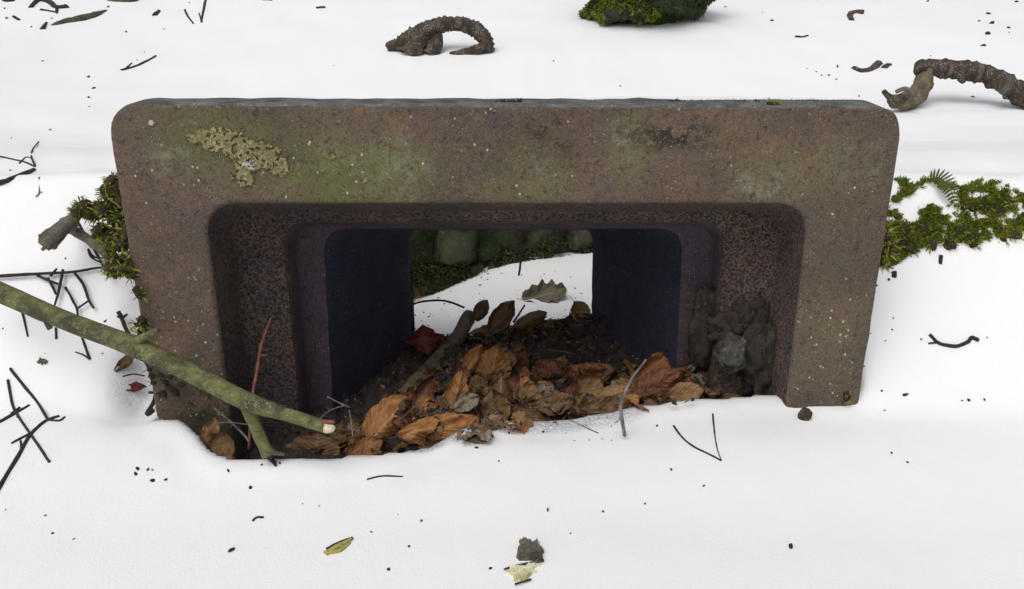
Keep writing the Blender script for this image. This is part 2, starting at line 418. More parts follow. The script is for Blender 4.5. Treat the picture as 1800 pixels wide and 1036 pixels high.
block = bpy.data.objects.new('cast_block', None); col.objects.link(block); block.location = (-.01, 1.44, -.875)
tag(block, 'big rust brown cast block with a stepped rectangular opening through it', 'cast block')
def part(name, V, F, mats, **k):
    o = mesh(name, [v-block.location for v in V], F, mats, block, **k); return o
# object coordinates of the block's materials are kept in scene coordinates by offsetting the texture
outer_front = shift(lo, .007, 0)
rings = []
NR = 22
lip = shift(li, -.006, 0)
for k in range(NR+1):
    t = k/NR; rings.append([rough(a.lerp(b, t), .0035) for a, b in zip(lip, outer_front)])
bev = []
for a in (30, 60, 90):
    s_, c_ = math.sin(R(a)), math.cos(R(a)); bev.append([p for p in shift(lo, .007*(1-s_), .007*(1-c_))])
side = [shift(lo, .0, .045), shift(lo, .002, .078), shift(lo, .03, .082)]
lips = [shift(li, -.002, .002), shift(li, 0, .006)]
V, F = loft(lips[::-1]+rings); part('front_plate', V, F, M['rust'])
wob = lambda L, a: [p+Vector((a*fbm(p, 30, 3), a*fbm(p+Vector((5, 0, 0)), 30, 3), a*fbm(p+Vector((0, 0, 7)), 30, 3))) for p in L]
bv_ = [rings[-1]]+[wob(b, .0025) for b in bev+side]
V, F = loft(bv_)
tops = [1 if abs(V[f[0]].x+.01) < .60 and V[f[0]].z > -.26 and f[0] >= len(lo) else 0 for f in F]
part('plate_edge', V, F, [M['rust'], M['edge']], fm=tops)
def sect(a, b, n=6, amp=.004): return [[(p.lerp(q, k/n)) + Vector((amp*fbm(p.lerp(q, k/n), 40, 3), amp*fbm(p.lerp(q, k/n), 33, 3), amp*fbm(p.lerp(q, k/n), 37, 3))) for p, q in zip(a, b)] for k in range(n+1)]
L0 = shift(li, 0, .006); L0b = plane_loop(R0b, (50, 50, 20, 20), 1.515); L1 = plane_loop(R1, (44, 44, 20, 20), Y1)
L1b = shift(L1, -.003, .012); L2 = plane_loop(R2, (40, 40, 20, 20), Y2); L3 = plane_loop(R3, (20, 20, 10, 10), Y3); L4 = plane_loop(R4, (18, 18, 10, 10), Y4)
A = sect(L0, L0b, 6, .003); A[0] = L0; B = sect(L0b, L1, 6, .003); B[0] = A[-1]
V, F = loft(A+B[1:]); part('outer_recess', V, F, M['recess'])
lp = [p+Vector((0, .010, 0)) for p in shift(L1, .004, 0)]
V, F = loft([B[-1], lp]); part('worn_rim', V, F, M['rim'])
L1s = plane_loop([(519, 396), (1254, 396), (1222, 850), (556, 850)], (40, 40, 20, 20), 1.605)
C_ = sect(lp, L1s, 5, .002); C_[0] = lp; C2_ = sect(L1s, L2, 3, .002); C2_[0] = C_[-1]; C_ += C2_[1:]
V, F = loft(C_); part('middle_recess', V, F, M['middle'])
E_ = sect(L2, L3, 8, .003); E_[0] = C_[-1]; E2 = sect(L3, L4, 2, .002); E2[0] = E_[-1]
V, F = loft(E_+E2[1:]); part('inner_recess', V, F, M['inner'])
# the body behind the front plate
def rr3(hx, z0, z1, Y, r=.04):
    pts = []
    for cx, cz, a0 in ((hx-r, z1-r, 0), (-hx+r, z1-r, 90), (-hx+r, z0+r, 180), (hx-r, z0+r, 270)):
        for k in range(7): pts.append(Vector((-.01+cx+r*math.cos(R(a0+15*k)), Y, cz+r*math.sin(R(a0+15*k)))))
    return pts
body = [rr3(.55, -.97, -.275, 1.481), rr3(.55, -.97, -.30, 1.6), rr3(.55, -.97, -.335, 1.8)]+[rr3(.50, -.97, -.37, 1.99), rr3(.46, -.97, -.40, 2.012), rr3(.24, -.97, -.585, 2.014)]
V, F = loft(body); part('rear_body', [v+Vector((0, .0, 0)) for v in V], F, M['edge'])

# lichen crust on the plate, and the flakes beside it
LP = [(322, 243), (333, 232), (352, 226), (378, 222), (404, 227), (428, 231), (440, 240), (462, 246), (488, 258), (502, 276), (516, 300), (506, 312), (488, 309), (470, 300), (457, 297), (446, 306), (449, 322), (437, 333), (420, 330), (408, 318), (404, 302), (414, 288), (402, 276), (382, 270), (360, 264), (340, 256)]
def inside(x, y, poly):
    c = False; n = len(poly)
    for i in range(n):
        (x1, y1), (x2, y2) = poly[i], poly[i-1]
        if (y1 > y) != (y2 > y) and x < (x2-x1)*(y-y1)/(y2-y1)+x1: c = not c
    return c
def crust(name, poly, mat, step, th, parent, Y=YF, wig=4, keep=None):
    wg = lambda x, y, q: wig*(mn.noise(Vector((x*.09, y*.09, q)))+.9*mn.noise(Vector((x*.27, y*.27, q))))
    xs = [p[0] for p in poly]; ys = [p[1] for p in poly]
    V, F, idx = [], [], {}
    x0, y0 = min(xs)-8, min(ys)-8; nx = int((max(xs)+8-x0)/step)+1; ny = int((max(ys)+8-y0)/step)+1
    def v(i, j):
        if (i, j) not in idx:
            x, y = x0+i*step, y0+j*step
            p = P(x, y, Y)
            h = th*(.4+.9*abs(mn.fractal(Vector((x*.06, y*.06, 4)), 1, 2, 3)))+th*.5*random.random()
            inn = sum(inside(x+dx*1.4*step+wg(x, y, 1), y+dy*1.4*step+wg(x, y, 6), poly) for dx, dy in ((1, 0), (-1, 0), (0, 1), (0, -1)))
            p.y += -h if inn == 4 else .006
            p.y += .0035*fbm(p, 16, 4)
            idx[(i, j)] = len(V); V.append(p)
        return idx[(i, j)]
    for i in range(nx-1):
        for j in range(ny-1):
            x, y = x0+(i+.5)*step, y0+(j+.5)*step
            if inside(x+wg(x, y, 1), y+wg(x, y, 6), poly):
                if mn.noise(Vector((x*.14, y*.14, 3))) < -.27: continue
                F.append((v(i, j), v(i+1, j), v(i+1, j+1), v(i, j+1)))
    return part(name, V, F, mat)
tag(crust('lichen_crust', LP, M['lichen'], 1.5, .003, block, wig=11), 'raised yellow green lichen crust on the upper left of the plate')
crust('white_flake', [(258, 210), (264, 208), (271, 210), (272, 218), (266, 224), (260, 218)], M['white'], 1.3, .003, block, wig=5)
crust('white_flake', [(424, 284), (436, 276), (446, 278), (444, 288), (450, 296), (440, 302), (430, 296)], M['white'], 1.4, .009, block, wig=7)
for q, (x, y, s_) in enumerate(((284, 262, 9), (585, 272, 11), (1105, 245, 7), (1400, 268, 8), (957, 332, 7), (640, 318, 10))):
    pl = [(x+s_*math.cos(a*.7)*random.uniform(.6, 1.2), y+s_*1.1*math.sin(a*.7)*random.uniform(.6, 1.2)) for a in range(9)]
    crust('lichen_spot', pl, M['lichen'], 2.2, .0022, block, wig=6)

# dark moss fringe along the back of the top edge
rf = random.Random(41); fp = []
for k_ in range(2600):
    X = rf.uniform(-.62, .58)
    if mn.noise(Vector((X*16, 2, 2))) > -.25: fp.append((Vector((X, 1.477+rf.uniform(-.004, .003), -.2235)), Vector((0, -.3, 1))))
V_, F_, rq = [], [], rf
for p, n in fp:
    d = Vector((rq.uniform(-.8, .8), rq.uniform(-.8, .3), rq.uniform(.3, 1))).normalized()*rq.uniform(.0015, .0045); b0 = len(V_)
    V_ += [p+Vector((-.0015, 0, -.004)), p+Vector((.0015, 0, -.004)), p+d]; F_.append((b0, b0+1, b0+2))
part('moss_fringe', V_, F_, M['dmoss'])['kind'] = 'stuff'

# snow lying on the block
def cap(i, j, nx=90, ny=26):
    X = -.668+1.316*i/(nx-1); t = j/(ny-1)
    fy = 1.478+.006*mn.noise(Vector((X*9, 0, 0)))+.003*mn.noise(Vector((X*40, 3, 0)))
    e = min(1, min(i, nx-1-i)/6); e2 = min(1, j/4); e3 = min(1, (ny-1-j)/4)
    h = .03*math.sqrt(max(0, min(e, e2*1.0, e3)))
    ez = -.236-.05*(1-e)**2-.168*(fy+(1.97-fy)*t-1.48)
    return Vector((X, fy+(1.97-fy)*t, ez+h*.6+.006*mn.noise(Vector((X*5, t*3, 2))) - .05*(1-e3)))
V, F = grid(cap, 90, 26)
n0 = len(V); V += [v-Vector((0, 0, .0)) for v in []]
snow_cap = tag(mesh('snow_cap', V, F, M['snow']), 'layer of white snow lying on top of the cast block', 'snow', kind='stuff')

# ------------------------------------------------------------------ masonry wall beyond the opening
wall = bpy.data.objects.new('masonry_wall', None); col.objects.link(wall); wall.location = (0, yw(0), -1.15)
tag(wall, 'dark mossy masonry wall seen through the opening of the block', 'wall')
wang = math.atan(.42)
wu = Vector((math.cos(wang), math.sin(wang), 0)); wnrm = Vector((math.sin(wang), -math.cos(wang), 0))
def wpt(s, z, out): return Vector((0, yw(0), 0))+wu*s+wnrm*out+Vector((0, 0, z))
def wall_stone(s0, s1, z0, z1, out, seed, mat):
    bm = bmesh.new(); bmesh.ops.create_cube(bm, size=1); bmesh.ops.subdivide_edges(bm, edges=bm.edges, cuts=3, use_grid_fill=True)
    VV = []
    for v in bm.verts:
        c = v.co*2; m_ = 1-.05*(abs(c.x*c.z)**3)
        s = (s0+s1)/2+(s1-s0)/2*c.x*m_; z = (z0+z1)/2+(z1-z0)/2*c.z*m_
        o_ = out+.08*(c.y*.5-.5)-.012*(max(abs(c.x), abs(c.z))**8)
        p = wpt(s, z, o_); p = p+.026*Vector((fbm(p, 15, 4), fbm(p+Vector((9, 0, 0)), 14, 3), fbm(p+Vector((0, 9, 0)), 14, 3)))
        VV.append(p-wall.location)
    FF_ = [tuple(v.index for v in f.verts) for f in bm.faces]; bm.free()
    return mesh('stone', VV, FF_, mat, wall)
rs = random.Random(3)
z = -1.18
courses = [(-1.18, -1.06), (-1.055, -.955), (-.948, -.80), (-.79, -.70), (-.69, -.625)]
for ci, (z0, z1) in enumerate(courses):
    s = -1.0
    while s < 1.05:
        L = rs.uniform(.10, .36)
        if ci == 2 and abs(s+.30) < .15: L = .155
        wall_stone(s, s+L-.012, z0+rs.uniform(-.012, .014), z1-rs.uniform(-.010, .016), rs.uniform(-.012, .022), s*7+ci, M['stone']); s += L
bk = [wpt(-1.0, -1.25, -.03), wpt(1.1, -1.25, -.03), wpt(1.1, -.62, -.03), wpt(-1.0, -.62, -.03), wpt(-1.0, -1.25, -.22), wpt(1.1, -1.25, -.22), wpt(1.1, -.62, -.22), wpt(-1.0, -.62, -.22)]
mesh('mortar', [p-wall.location for p in bk], [(0, 1, 2, 3), (5, 4, 7, 6), (4, 0, 3, 7), (1, 5, 6, 2), (3, 2, 6, 7)], M['soil'], wall, smooth=False)

# ------------------------------------------------------------------ moss
def blades(pts, ln, wd, spread=.8, seed=1):
    """pts: (position, normal). Three-leaflet shoots of thin tapered blades."""
    rr = random.Random(seed); V, F = [], []
    for p, n in pts:
        d = (n+spread*Vector((rr.uniform(-1, 1), rr.uniform(-1, 1), rr.uniform(-.6, .9)))).normalized()
        L = ln*rr.uniform(.45, 1.25); sdv = d.cross(Vector((rr.uniform(-1, 1), rr.uniform(-1, 1), rr.uniform(-1, 1)))).normalized()*wd*rr.uniform(.7, 1.3)
        tip = p+d*L+Vector((0, 0, -.35*L*rr.random())); md = p+d*L*.55
        b = len(V); V += [p-sdv*.35-n*.003, p+sdv*.35-n*.003, md+sdv*.6, md-sdv*.6, tip]
        F += [(b, b+1, b+2, b+3), (b+3, b+2, b+4)]
    return V, F
def moss_from_px(poly, n, fn, seed, mask=None):
    rr = random.Random(seed); xs = [p[0] for p in poly]; ys = [p[1] for p in poly]; out = []; tries = 0
    while len(out) < n and tries < n*12:
        tries += 1
        x, y = rr.uniform(min(xs), max(xs)), rr.uniform(min(ys), max(ys))
        if not inside(x, y, poly): continue
        if mask and mask(x, y) < rr.random(): continue
        q = fn(x, y)
        if q: out.append(q)
    return out
def on_ground(x, y):
    p, n = hit(T_BVH, x, y); return (p, n) if p else None
# cushions give the moss its body, blades its surface
def mound(name, cpts, mat_in, mat, ln, wd, per, label, cat, seed, kind=None, group=None):
    V, F = [], []; bl = []
    rr = random.Random(seed)
    for (c, r) in cpts:
        v, f = rock_vf(c, (r, r, r*.8), rr.random()*20, 2, .5, 1.6); b = len(V); V += v; F += [tuple(i+b for i in q) for q in f]
        for _ in range(int(per*(r/.02)**2)):
            d = Vector((rr.gauss(0, 1), rr.gauss(-.3, 1), rr.gauss(.3, 1))).normalized(); bl.append((c+Vector((d.x*r, d.y*r, d.z*r*.8)), d))
    o = mesh(name, V, F, mat_in); bv, bf = blades(bl, ln, wd, .8, seed)
    rebase(o, cpts[0][0]-Vector((0, 0, cpts[0][1])))
    q = mesh('moss_shoots', [p-o.location for p in bv], bf, mat, o); q['kind'] = 'stuff'
    return tag(o, label, cat, group, kind)

BANK_R = [(1535, 345), (1560, 318), (1610, 312), (1640, 316), (1690, 330), (1720, 318), (1765, 322), (1800, 345), (1850, 335), (1900, 350), (1900, 415), (1800, 412), (1740, 420), (1700, 428), (1650, 425), (1610, 440), (1560, 475), (1535, 470)]
def mR(x, y):
    n = mn.fractal(Vector((x*.021, y*.03, 4)), 1, 2, 3)
    low = ss(385, 400, y); rgt = ss(1670, 1700, x)
    n2 = mn.fractal(Vector((x*.06, y*.08, 9)), 1, 2, 3)
    return max(low*(1 if n2 > -.24 else 0), rgt*(1 if n2+n*.5 > -.12 else .02), 1 if n > .10 and n2 > -.25 else 0)
rr = random.Random(5)
pts = moss_from_px(BANK_R, 21000, on_ground, 11, mR)
cush = []
for k in range(120):
    x, y = rr.uniform(1540, 1890), rr.uniform(315, 455)
    if inside(x, y, BANK_R) and mR(x, y) > .6 and y > 330:
        p = G(x, y); cush.append((p-Vector((0, 0, .006)), rr.uniform(.009, .017)))
bank_r = mound('moss_bank', cush, M['bank'], M['moss'], .011, .0021, 110, 'band of green moss on the bank right of the block', 'moss', 6, 'stuff')
bv, bf = blades(pts, .011, .0021, .9, 8); q = mesh('moss_shoots', [p-bank_r.location for p in bv], bf, M['moss'], bank_r); q['kind'] = 'stuff'

BANK_L = [(205, 300), (190, 318), (176, 345), (165, 362), (140, 358), (130, 368), (150, 385), (168, 405), (185, 430), (192, 452), (200, 480), (215, 487), (250, 490), (250, 300)]
cush = []
for k in range(150):
    x, y = rr.uniform(130, 240), rr.uniform(310, 485)
    if inside(x, y, BANK_L): cush.append((P(x, y, 1.47+.05*rr.random()), rr.uniform(.009, .017)))
mound('moss_bank', cush, M['bank'], M['moss'], .011, .0022, 90, 'hanging green moss clump at the left edge of the block', 'moss', 16, 'stuff')
def tuft(name, pxs, Y, r, mat, ln, per, label, seed):
    rr = random.Random(seed)
    return mound(name, [(P(x+rr.uniform(-2, 2), y+rr.uniform(-2, 2), Y), r*rr.uniform(.7, 1.2)) for x, y in pxs], M['bank'], mat, ln, .0022, per*2, label, 'moss', seed)
tuft('moss_tuft', [(1552, 402), (1556, 418), (1553, 436), (1549, 452), (1558, 445), (1546, 465), (1562, 428)], 1.43, .011, M['ymoss'], .017, 60, 'bright yellow moss tuft on the right edge of the block', 21)
tuft('moss_tuft', [(214, 452), (222, 462), (216, 472), (228, 470), (232, 482), (224, 484)], 1.395, .008, M['ymoss'], .015, 40, 'yellow green moss tuft at the left block edge below the hanging moss', 22)
tuft('moss_tuft', [(248, 560), (244, 570), (246, 582), (252, 572), (250, 590)], 1.395, .007, M['moss'], .016, 40, 'small green moss tuft on the left block edge just above the thick branch', 23)
tuft('moss_tuft', [(240, 508), (243, 516), (244, 522)], 1.395, .006, M['moss'], .012, 40, 'tiny green moss tuft on the left block edge between two bigger tufts', 33)
tuft('moss_tuft', [(262, 648), (266, 662), (272, 672), (286, 690), (300, 680), (310, 690), (290, 672), (318, 676), (282, 660), (300, 662)], 1.402, .007, M['dmoss'], .010, 40, 'dark green moss on the lower left corner of the block face', 24)
tuft('moss_tuft', [(1488, 690), (1491, 700), (1485, 704), (1494, 695)], 1.40, .005, M['ymoss'], .009, 50, 'tiny yellow moss tuft at the lower right corner of the block', 25)
tuft('moss_tuft', [(1531, 505), (1529, 520), (1526, 540), (1523, 560), (1518, 590), (1515, 610), (1512, 640), (1509, 665)], 1.42, .006, M['dmoss'], .008, 30, 'ragged dark moss down the lower right edge of the block', 29)['kind'] = 'stuff'
tuft('moss_tuft', [(872, 182), (882, 183), (892, 183), (902, 182), (910, 182)], 1.43, .006, M['dmoss'], .007, 40, 'dark moss strip on the top edge near the middle of the block', 26)
tuft('moss_tuft', [(1180, 181), (1192, 182), (1204, 183), (1290, 182), (1300, 180), (1312, 182), (1330, 182)], 1.44, .005, M['dmoss'], .007, 40, 'broken strip of dark moss on the top edge right of middle', 27)['kind'] = 'stuff'
tuft('moss_tuft', [(1356, 184), (1364, 186), (1370, 190)], 1.41, .006, M['ymoss'], .010, 40, 'yellow moss tuft on the top edge towards the right corner', 28)
# moss on the masonry
bl = []
rr = random.Random(31)
for k in range(12000):
    s = rr.uniform(-.75, .6); zz = rr.choice((-.952, -.955, -.80, -1.06))+rr.gauss(0, .022)
    if mn.noise(Vector((s*6, zz*9, 2))) > -.12: bl.append((wpt(s, zz, .008), wnrm))
bd = []
for k in range(16000):
    s = rr.uniform(-.75, .6); zz = rr.uniform(-1.15, -.78)
    if mn.fractal(Vector((s*7, zz*9, 5)), 1, 2, 3) > -.05: bd.append((wpt(s, zz, .006), wnrm))
bv, bf = blades(bd, .010, .0035, .9, 13); q = mesh('dark_moss', [p-wall.location for p in bv], bf, M['dmoss'], wall); q['kind'] = 'stuff'
bv, bf = blades(bl[:9000], .012, .004, .9, 12); q = mesh('moss_shoots', [p-wall.location for p in bv], bf, M['wmoss'], wall); q['kind'] = 'stuff'
# fern frond
def fern():
    pts = [G(1630, 316, .02), G(1650, 312, .045), G(1668, 328, .045), G(1678, 356, .02)]
    Q, RR = spline(pts, [.0012]*4, 5)
    o = mesh('fern_frond', *tube_vf(pts, [.0014, .0012, .001, .0005], 5), M['fern'])
    for i in range(2, len(Q)-1):
        d = (Q[i+1]-Q[i-1]).normalized(); up = -Q[i].normalized(); sdv = d.cross(up).normalized()
        L = .017*math.sin(math.pi*min(1, .18+.8*i/len(Q)))+.004
        for sg in (-1, 1):
            ax = (sdv*sg+d*.35).normalized(); V, F = [], []
            for k in range(6):
                t = k/5; wdt = .0030*math.sin(math.pi*(.15+.85*t))**.6*(1-t*.3)
                c = Q[i]+ax*L*t-up*.006*t*t; V += [c-d*wdt, c+up*.0012, c+d*wdt]
            for k in range(5):
                for e in (0, 1): F.append((k*3+e, k*3+e+1, k*3+e+4, k*3+e+3))
            mesh('leaflet', V, F, M['fern'], o)
    return tag(o, 'small bright green fern frond rising from the moss bank', 'fern')
fern()

# ------------------------------------------------------------------ leaves
def leaf_vf(L, W, curl=.0, cup=.0, ruf=.06, seed=0, kind='beech', corr=.02, fold=0):
    nu, nv = 13, 46; V, uvs = [], []
    for j in range(nv):
        v = j/(nv-1)
        if kind == 'beech': wd = math.sin(math.pi*min(1, .035+.965*v)**.88)**.72 if v < 1 else .0
        elif kind == 'oak': wd = (math.sin(math.pi*min(1, .06+.94*v)**1.15)**.55 if v < 1 else 0)*(1+.22*math.cos(v*math.pi*9))
        else: wd = max(0, (1-abs(2*v-1)**1.2))*(1+.35*abs(math.sin(v*9.4)))
        wd *= 1+.16*mn.noise(Vector((v*5, seed, 0)))+.07*mn.noise(Vector((v*22, seed, 5)))
        for i in range(nu):
            u = -1+2*i/(nu-1)
            x = u*wd*W/2; y = (v-.5)*L+.10*L*abs(u)*wd*.6
            z = corr*L*math.cos(v*52-abs(u)*16)*(.35+.65*abs(u))*.5*min(1, 3*v*(1-v)+.25) + cup*W*u*u*.5 - fold*abs(u)*W*.5
            z += ruf*L*(mn.fractal(Vector((u*1.5+seed*2.3, v*2.6, seed)), 1, 2, 3)+.9*abs(u)**2*mn.noise(Vector((u*.5, v*6+seed, seed))))
            if abs(curl) > 1e-3:
                a = curl*(y/L); r = L/curl; y2 = (r-z)*math.sin(a) if True else y; z2 = r-(r-z)*math.cos(a); y, z = y2, z2
            V.append(Vector((x, y, z))); uvs.append((i/(nu-1), v))
    F = [(j*nu+i, j*nu+i+1, (j+1)*nu+i+1, (j+1)*nu+i) for j in range(nv-1) for i in range(nu-1)]
    return V, F, uvs
def leaf(x, y, lpx, wpx, ang, mat, label, tilt=.55, lift=.012, roll=0, curl=.5, cup=.4, ruf=.11, kind='beech', base=None, corr=.034, fold=0, stalk=True, group=None, name='beech_leaf', p=None):
    if p is None: p = (base or GF)(x, y, lift)
    n = (Vector((0, 0, 1))*(1-tilt)+Vector((-p.x*.2, -1, .15))*tilt).normalized()
    scu = Vector((0, ST, CT)); d = Vector((math.cos(R(ang)), 0, 0))+scu*math.sin(R(ang))
    d = (d-n*d.dot(n)).normalized(); s = d.cross(n).normalized()
    vw = p.normalized(); fs = lambda q: max(.45, (q-vw*q.dot(vw)).length)
    L = 1.12*lpx*PX(p)/fs(d); W = 1.1*wpx*PX(p)/fs(s)
    V, F, uvs = leaf_vf(L, W, curl, cup, ruf, random.random()*40, kind, corr, fold)
    o = mesh(name, V, F, M[mat], uvs=uvs)
    rot = Matrix((s, d, n)).transposed().to_4x4()
    o.matrix_world = Matrix.Translation(p) @ rot @ Matrix.Rotation(R(roll), 4, 'Y')
    if stalk:
        b = V[6]; st = tube('stalk', [b, b+Vector((.002, -.006, .001)), b+Vector((random.uniform(-.006, .006), -.016, .004))], [.0011, .0009, .0008], M['log'], o, seg=5, sub=2)
    return tag(o, label, 'leaf', group)
LV = [
 (680, 742, 92, 74, 52, 'orange', 'large orange leaf at the left end of the leaf drift', dict(tilt=.7, lift=.05, curl=.5, cup=-.5, corr=.014)),
 (556, 786, 46, 76, 80, 'brown', 'flat brown leaf with dark holes under the cut branch end', dict(tilt=.8, lift=.02, curl=.1, cup=.1, ruf=.1)),
 (608, 768, 62, 44, 20, 'grey', 'dull grey brown leaf left of the large orange leaf', dict(lift=.015, tilt=.6)),
 (640, 792, 70, 34, 30, 'orange', 'orange leaf lying on the snow edge below the large orange leaf', dict(tilt=.6, lift=.03, curl=.6)),
 (772, 752, 130, 46, 12, 'orange', 'long orange brown leaf lying level above the grey snow', dict(tilt=.6, lift=.04, curl=.5, cup=-.5)),
 (770, 778, 70, 34, 200, 'brown', 'dark brown leaf half under the long level leaf', dict(lift=.015)),
 (740, 705, 92, 34, 62, 'red', 'narrow red brown leaf leaning left of the folded upright leaf', dict(tilt=.7, lift=.04, cup=.8, curl=.3)),
 (803, 690, 66, 36, 75, 'orange', 'folded upright orange leaf with a pointed lower tip', dict(tilt=.8, lift=.06, fold=.5, curl=.2, roll=12)),
 (826, 643, 62, 30, 60, 'orange', 'rolled orange leaf with ribs at the top of the drift', dict(tilt=.8, lift=.06, cup=-1.3, curl=.7, corr=.03)),
 (866, 650, 76, 58, 78, 'orange', 'broad orange leaf at the crest of the drift', dict(tilt=.7, lift=.05, cup=-.3, curl=.4)),
 (894, 632, 32, 26, 85, 'tan', 'small light ribbed leaf at the crest of the drift', dict(tilt=.8, lift=.07, corr=.05)),
 (880, 688, 52, 66, 88, 'brown', 'brown leaf curled into an arch with a dark hollow', dict(tilt=.45, lift=.055, cup=-1.7, curl=.2, ruf=.03)),
 (872, 716, 62, 46, 100, 'tan', 'torn pale orange leaf below the dark hollow', dict(tilt=.75, lift=.06, ruf=.14, kind='beech')),
 (820, 708, 48, 30, 25, 'grey', 'crumpled grey green leaf beside the folded upright leaf', dict(tilt=.7, lift=.06, ruf=.16)),
 (932, 694, 40, 34, 70, 'tan', 'small yellow brown leaf right of the arched leaf', dict(tilt=.7, lift=.05, ruf=.1)),
 (932, 737, 66, 42, 320, 'brown', 'triangular brown leaf pointing down over the grey snow', dict(tilt=.8, lift=.05, curl=.3)),
 (962, 660, 58, 40, 140, 'red', 'dull red leaf behind the yellow brown leaf', dict(tilt=.5, lift=.025)),
 (975, 712, 70, 38, 10, 'brown', 'brown leaf lying level at the middle of the snow edge', dict(tilt=.5, lift=.035)),
 (1034, 688, 62, 46, 60, 'tan', 'pointed tan leaf standing up left of the pale twig', dict(tilt=.8, lift=.05, cup=.5, curl=.3)),
 (1074, 697, 70, 34, 18, 'tan', 'ribbed tan leaf lying behind the pale twig', dict(tilt=.7, lift=.05, corr=.045, cup=-.4)),
 (1066, 716, 84, 26, 6, 'brown', 'dark tan leaf along the snow edge below the ribbed tan leaf', dict(tilt=.5, lift=.03)),
 (1040, 652, 84, 20, 175, 'orange', 'narrow orange leaf lying alone on the dark earth', dict(tilt=.5, lift=.02, cup=.7, curl=.4)),
 (1153, 641, 82, 34, 38, 'orange', 'long orange leaf rising to the right beside the pale twig', dict(tilt=.8, lift=.07, cup=.7, curl=.3, corr=.03)),
 (1156, 678, 84, 48, 30, 'red', 'ribbed red brown leaf under the rising orange leaf', dict(tilt=.75, lift=.05, corr=.05, cup=-.4)),
 (1228, 664, 92, 44, 168, 'red', 'glossy red brown leaf with a curled rim near the rock', dict(tilt=.7, lift=.06, corr=.03, cup=.7, curl=.5)),
 (1205, 692, 60, 34, 10, 'tan', 'tan leaf tucked under the glossy red brown leaf', dict(tilt=.6, lift=.035)),
 (1290, 680, 40, 32, 320, 'grey', 'pale torn leaf at the right end of the drift', dict(tilt=.7, lift=.045, corr=.05)),
 (1272, 702, 66, 22, 355, 'brown', 'brown leaf at the snow edge under the pale torn leaf', dict(tilt=.5, lift=.03)),
 (1250, 638, 34, 16, 40, 'orange', 'small orange leaf wedged against the rock', dict(tilt=.7, lift=.05)),
 (372, 758, 46, 30, 75, 'tan', 'tan leaf standing at the snow edge by the left corner of the block', dict(tilt=.85, curl=.4, base=lambda x, y, l: P(x, y, 1.345))),
 (394, 782, 54, 36, 125, 'tan', 'curled tan brown leaf right below the upright leaf at the left corner', dict(tilt=.8, cup=.6, base=lambda x, y, l: P(x, y, 1.33))),
]
for x, y, l, w_, a, m_, lab, kw in LV: leaf(x, y, l, w_, a, m_, lab, **kw)
def hole(x, y, lift=0):
    p = P(x, y, 1.985) if y > 530 else GF(x, y); return p-p.normalized()*lift
leaf(748, 598, 52, 46, 100, 'maroon', 'dark maroon leaf standing at the left side of the far opening', .85, .05, kind='maple', base=lambda x, y, l: P(x, y, 1.84), curl=.3, name='maple_leaf')
leaf(957, 519, 72, 34, 12, 'grey', 'lobed grey brown oak leaf lying on the snow beyond the opening', .5, .03, kind='oak', base=hole, curl=.3, name='oak_leaf')
leaf(768, 506, 52, 24, 35, 'brown', 'dull brown leaf on the snow by the mossy wall', .5, .02, base=hole)
leaf(738, 520, 34, 22, 110, 'tan', 'pale folded leaf at the left rim of the far opening', .7, .03, base=hole, fold=.5)
leaf(882, 556, 66, 34, 52, 'brown', 'tall pointed brown leaf at the far end of the opening', .85, .03, base=hole, cup=.6, corr=.03)
leaf(845, 546, 34, 24, 60, 'brown', 'small curled brown leaf beside the mottled stick', .8, .03, base=hole, cup=-1)
leaf(932, 562, 54, 26, 25, 'brown', 'ribbed brown leaf below the oak leaf', .7, .02, base=hole, cup=-.9, corr=.04)
leaf(1020, 548, 38, 32, 300, 'tan', 'tan leaf at the right corner of the far opening', .8, .02, base=hole)
leaf(860, 582, 70, 16, 15, 'tan', 'thin pale leaf scrap on the sill of the far opening', .5, .015, base=hole, ruf=.15)
leaf(985, 572, 60, 16, 350, 'brown', 'dark leaf scrap on the right of the far sill', .5, .015, base=hole, ruf=.15)
leaf(222, 636, 44, 16, 45, 'brown', 'brown leaf sticking out under the thick branch left of the block', .7, .01, base=G)
leaf(236, 682, 36, 14, 8, 'maroon', 'small dark leaf in the snow hollow at the left edge of the block', .5, .006, base=G)
# the many small leaves packed between them
DR = [(500, 790), (560, 775), (640, 745), (700, 700), (760, 660), (820, 625), (900, 618), (960, 645), (1080, 650), (1180, 630), (1290, 655), (1310, 695), (1200, 708), (1080, 722), (1000, 738), (900, 752), (800, 772), (700, 792), (600, 800)]
protos = {}
rl = random.Random(17); cnt = 0; tries = 0
while cnt < 200 and tries < 5000:
    tries += 1
    x, y = rl.uniform(500, 1310), rl.uniform(618, 802)
    if not inside(x, y, DR): continue
    m_ = rl.choice(('orange', 'brown', 'brown', 'tan', 'brown', 'brown', 'red', 'brown', 'grey'))
    p = GF(x, y, rl.uniform(.002, .022))
    key = (m_, rl.randrange(5))
    s = rl.uniform(30, 60)
    if key not in protos:
        o = leaf(x, y, 54, 36, 0, m_, 'small crumpled leaf packed between the larger leaves of the drift', stalk=False, ruf=.19, corr=.035, curl=rl.uniform(-.9, 1.2), cup=rl.uniform(-1, 1), p=p, group='small leaves packed in the drift')
        protos[key] = o
    else:
        o = protos[key].copy(); col.objects.link(o)
    o.matrix_world = Matrix.Translation(p) @ Matrix.Rotation(rl.uniform(0, 6.28), 4, 'Z') @ Matrix.Rotation(R(rl.uniform(5, 65)), 4, 'X') @ Matrix.Rotation(R(rl.uniform(-40, 40)), 4, 'Y') @ Matrix.Rotation(rl.uniform(0, 6.28), 4, 'Z') @ Matrix.Scale(s/54, 4)
    cnt += 1
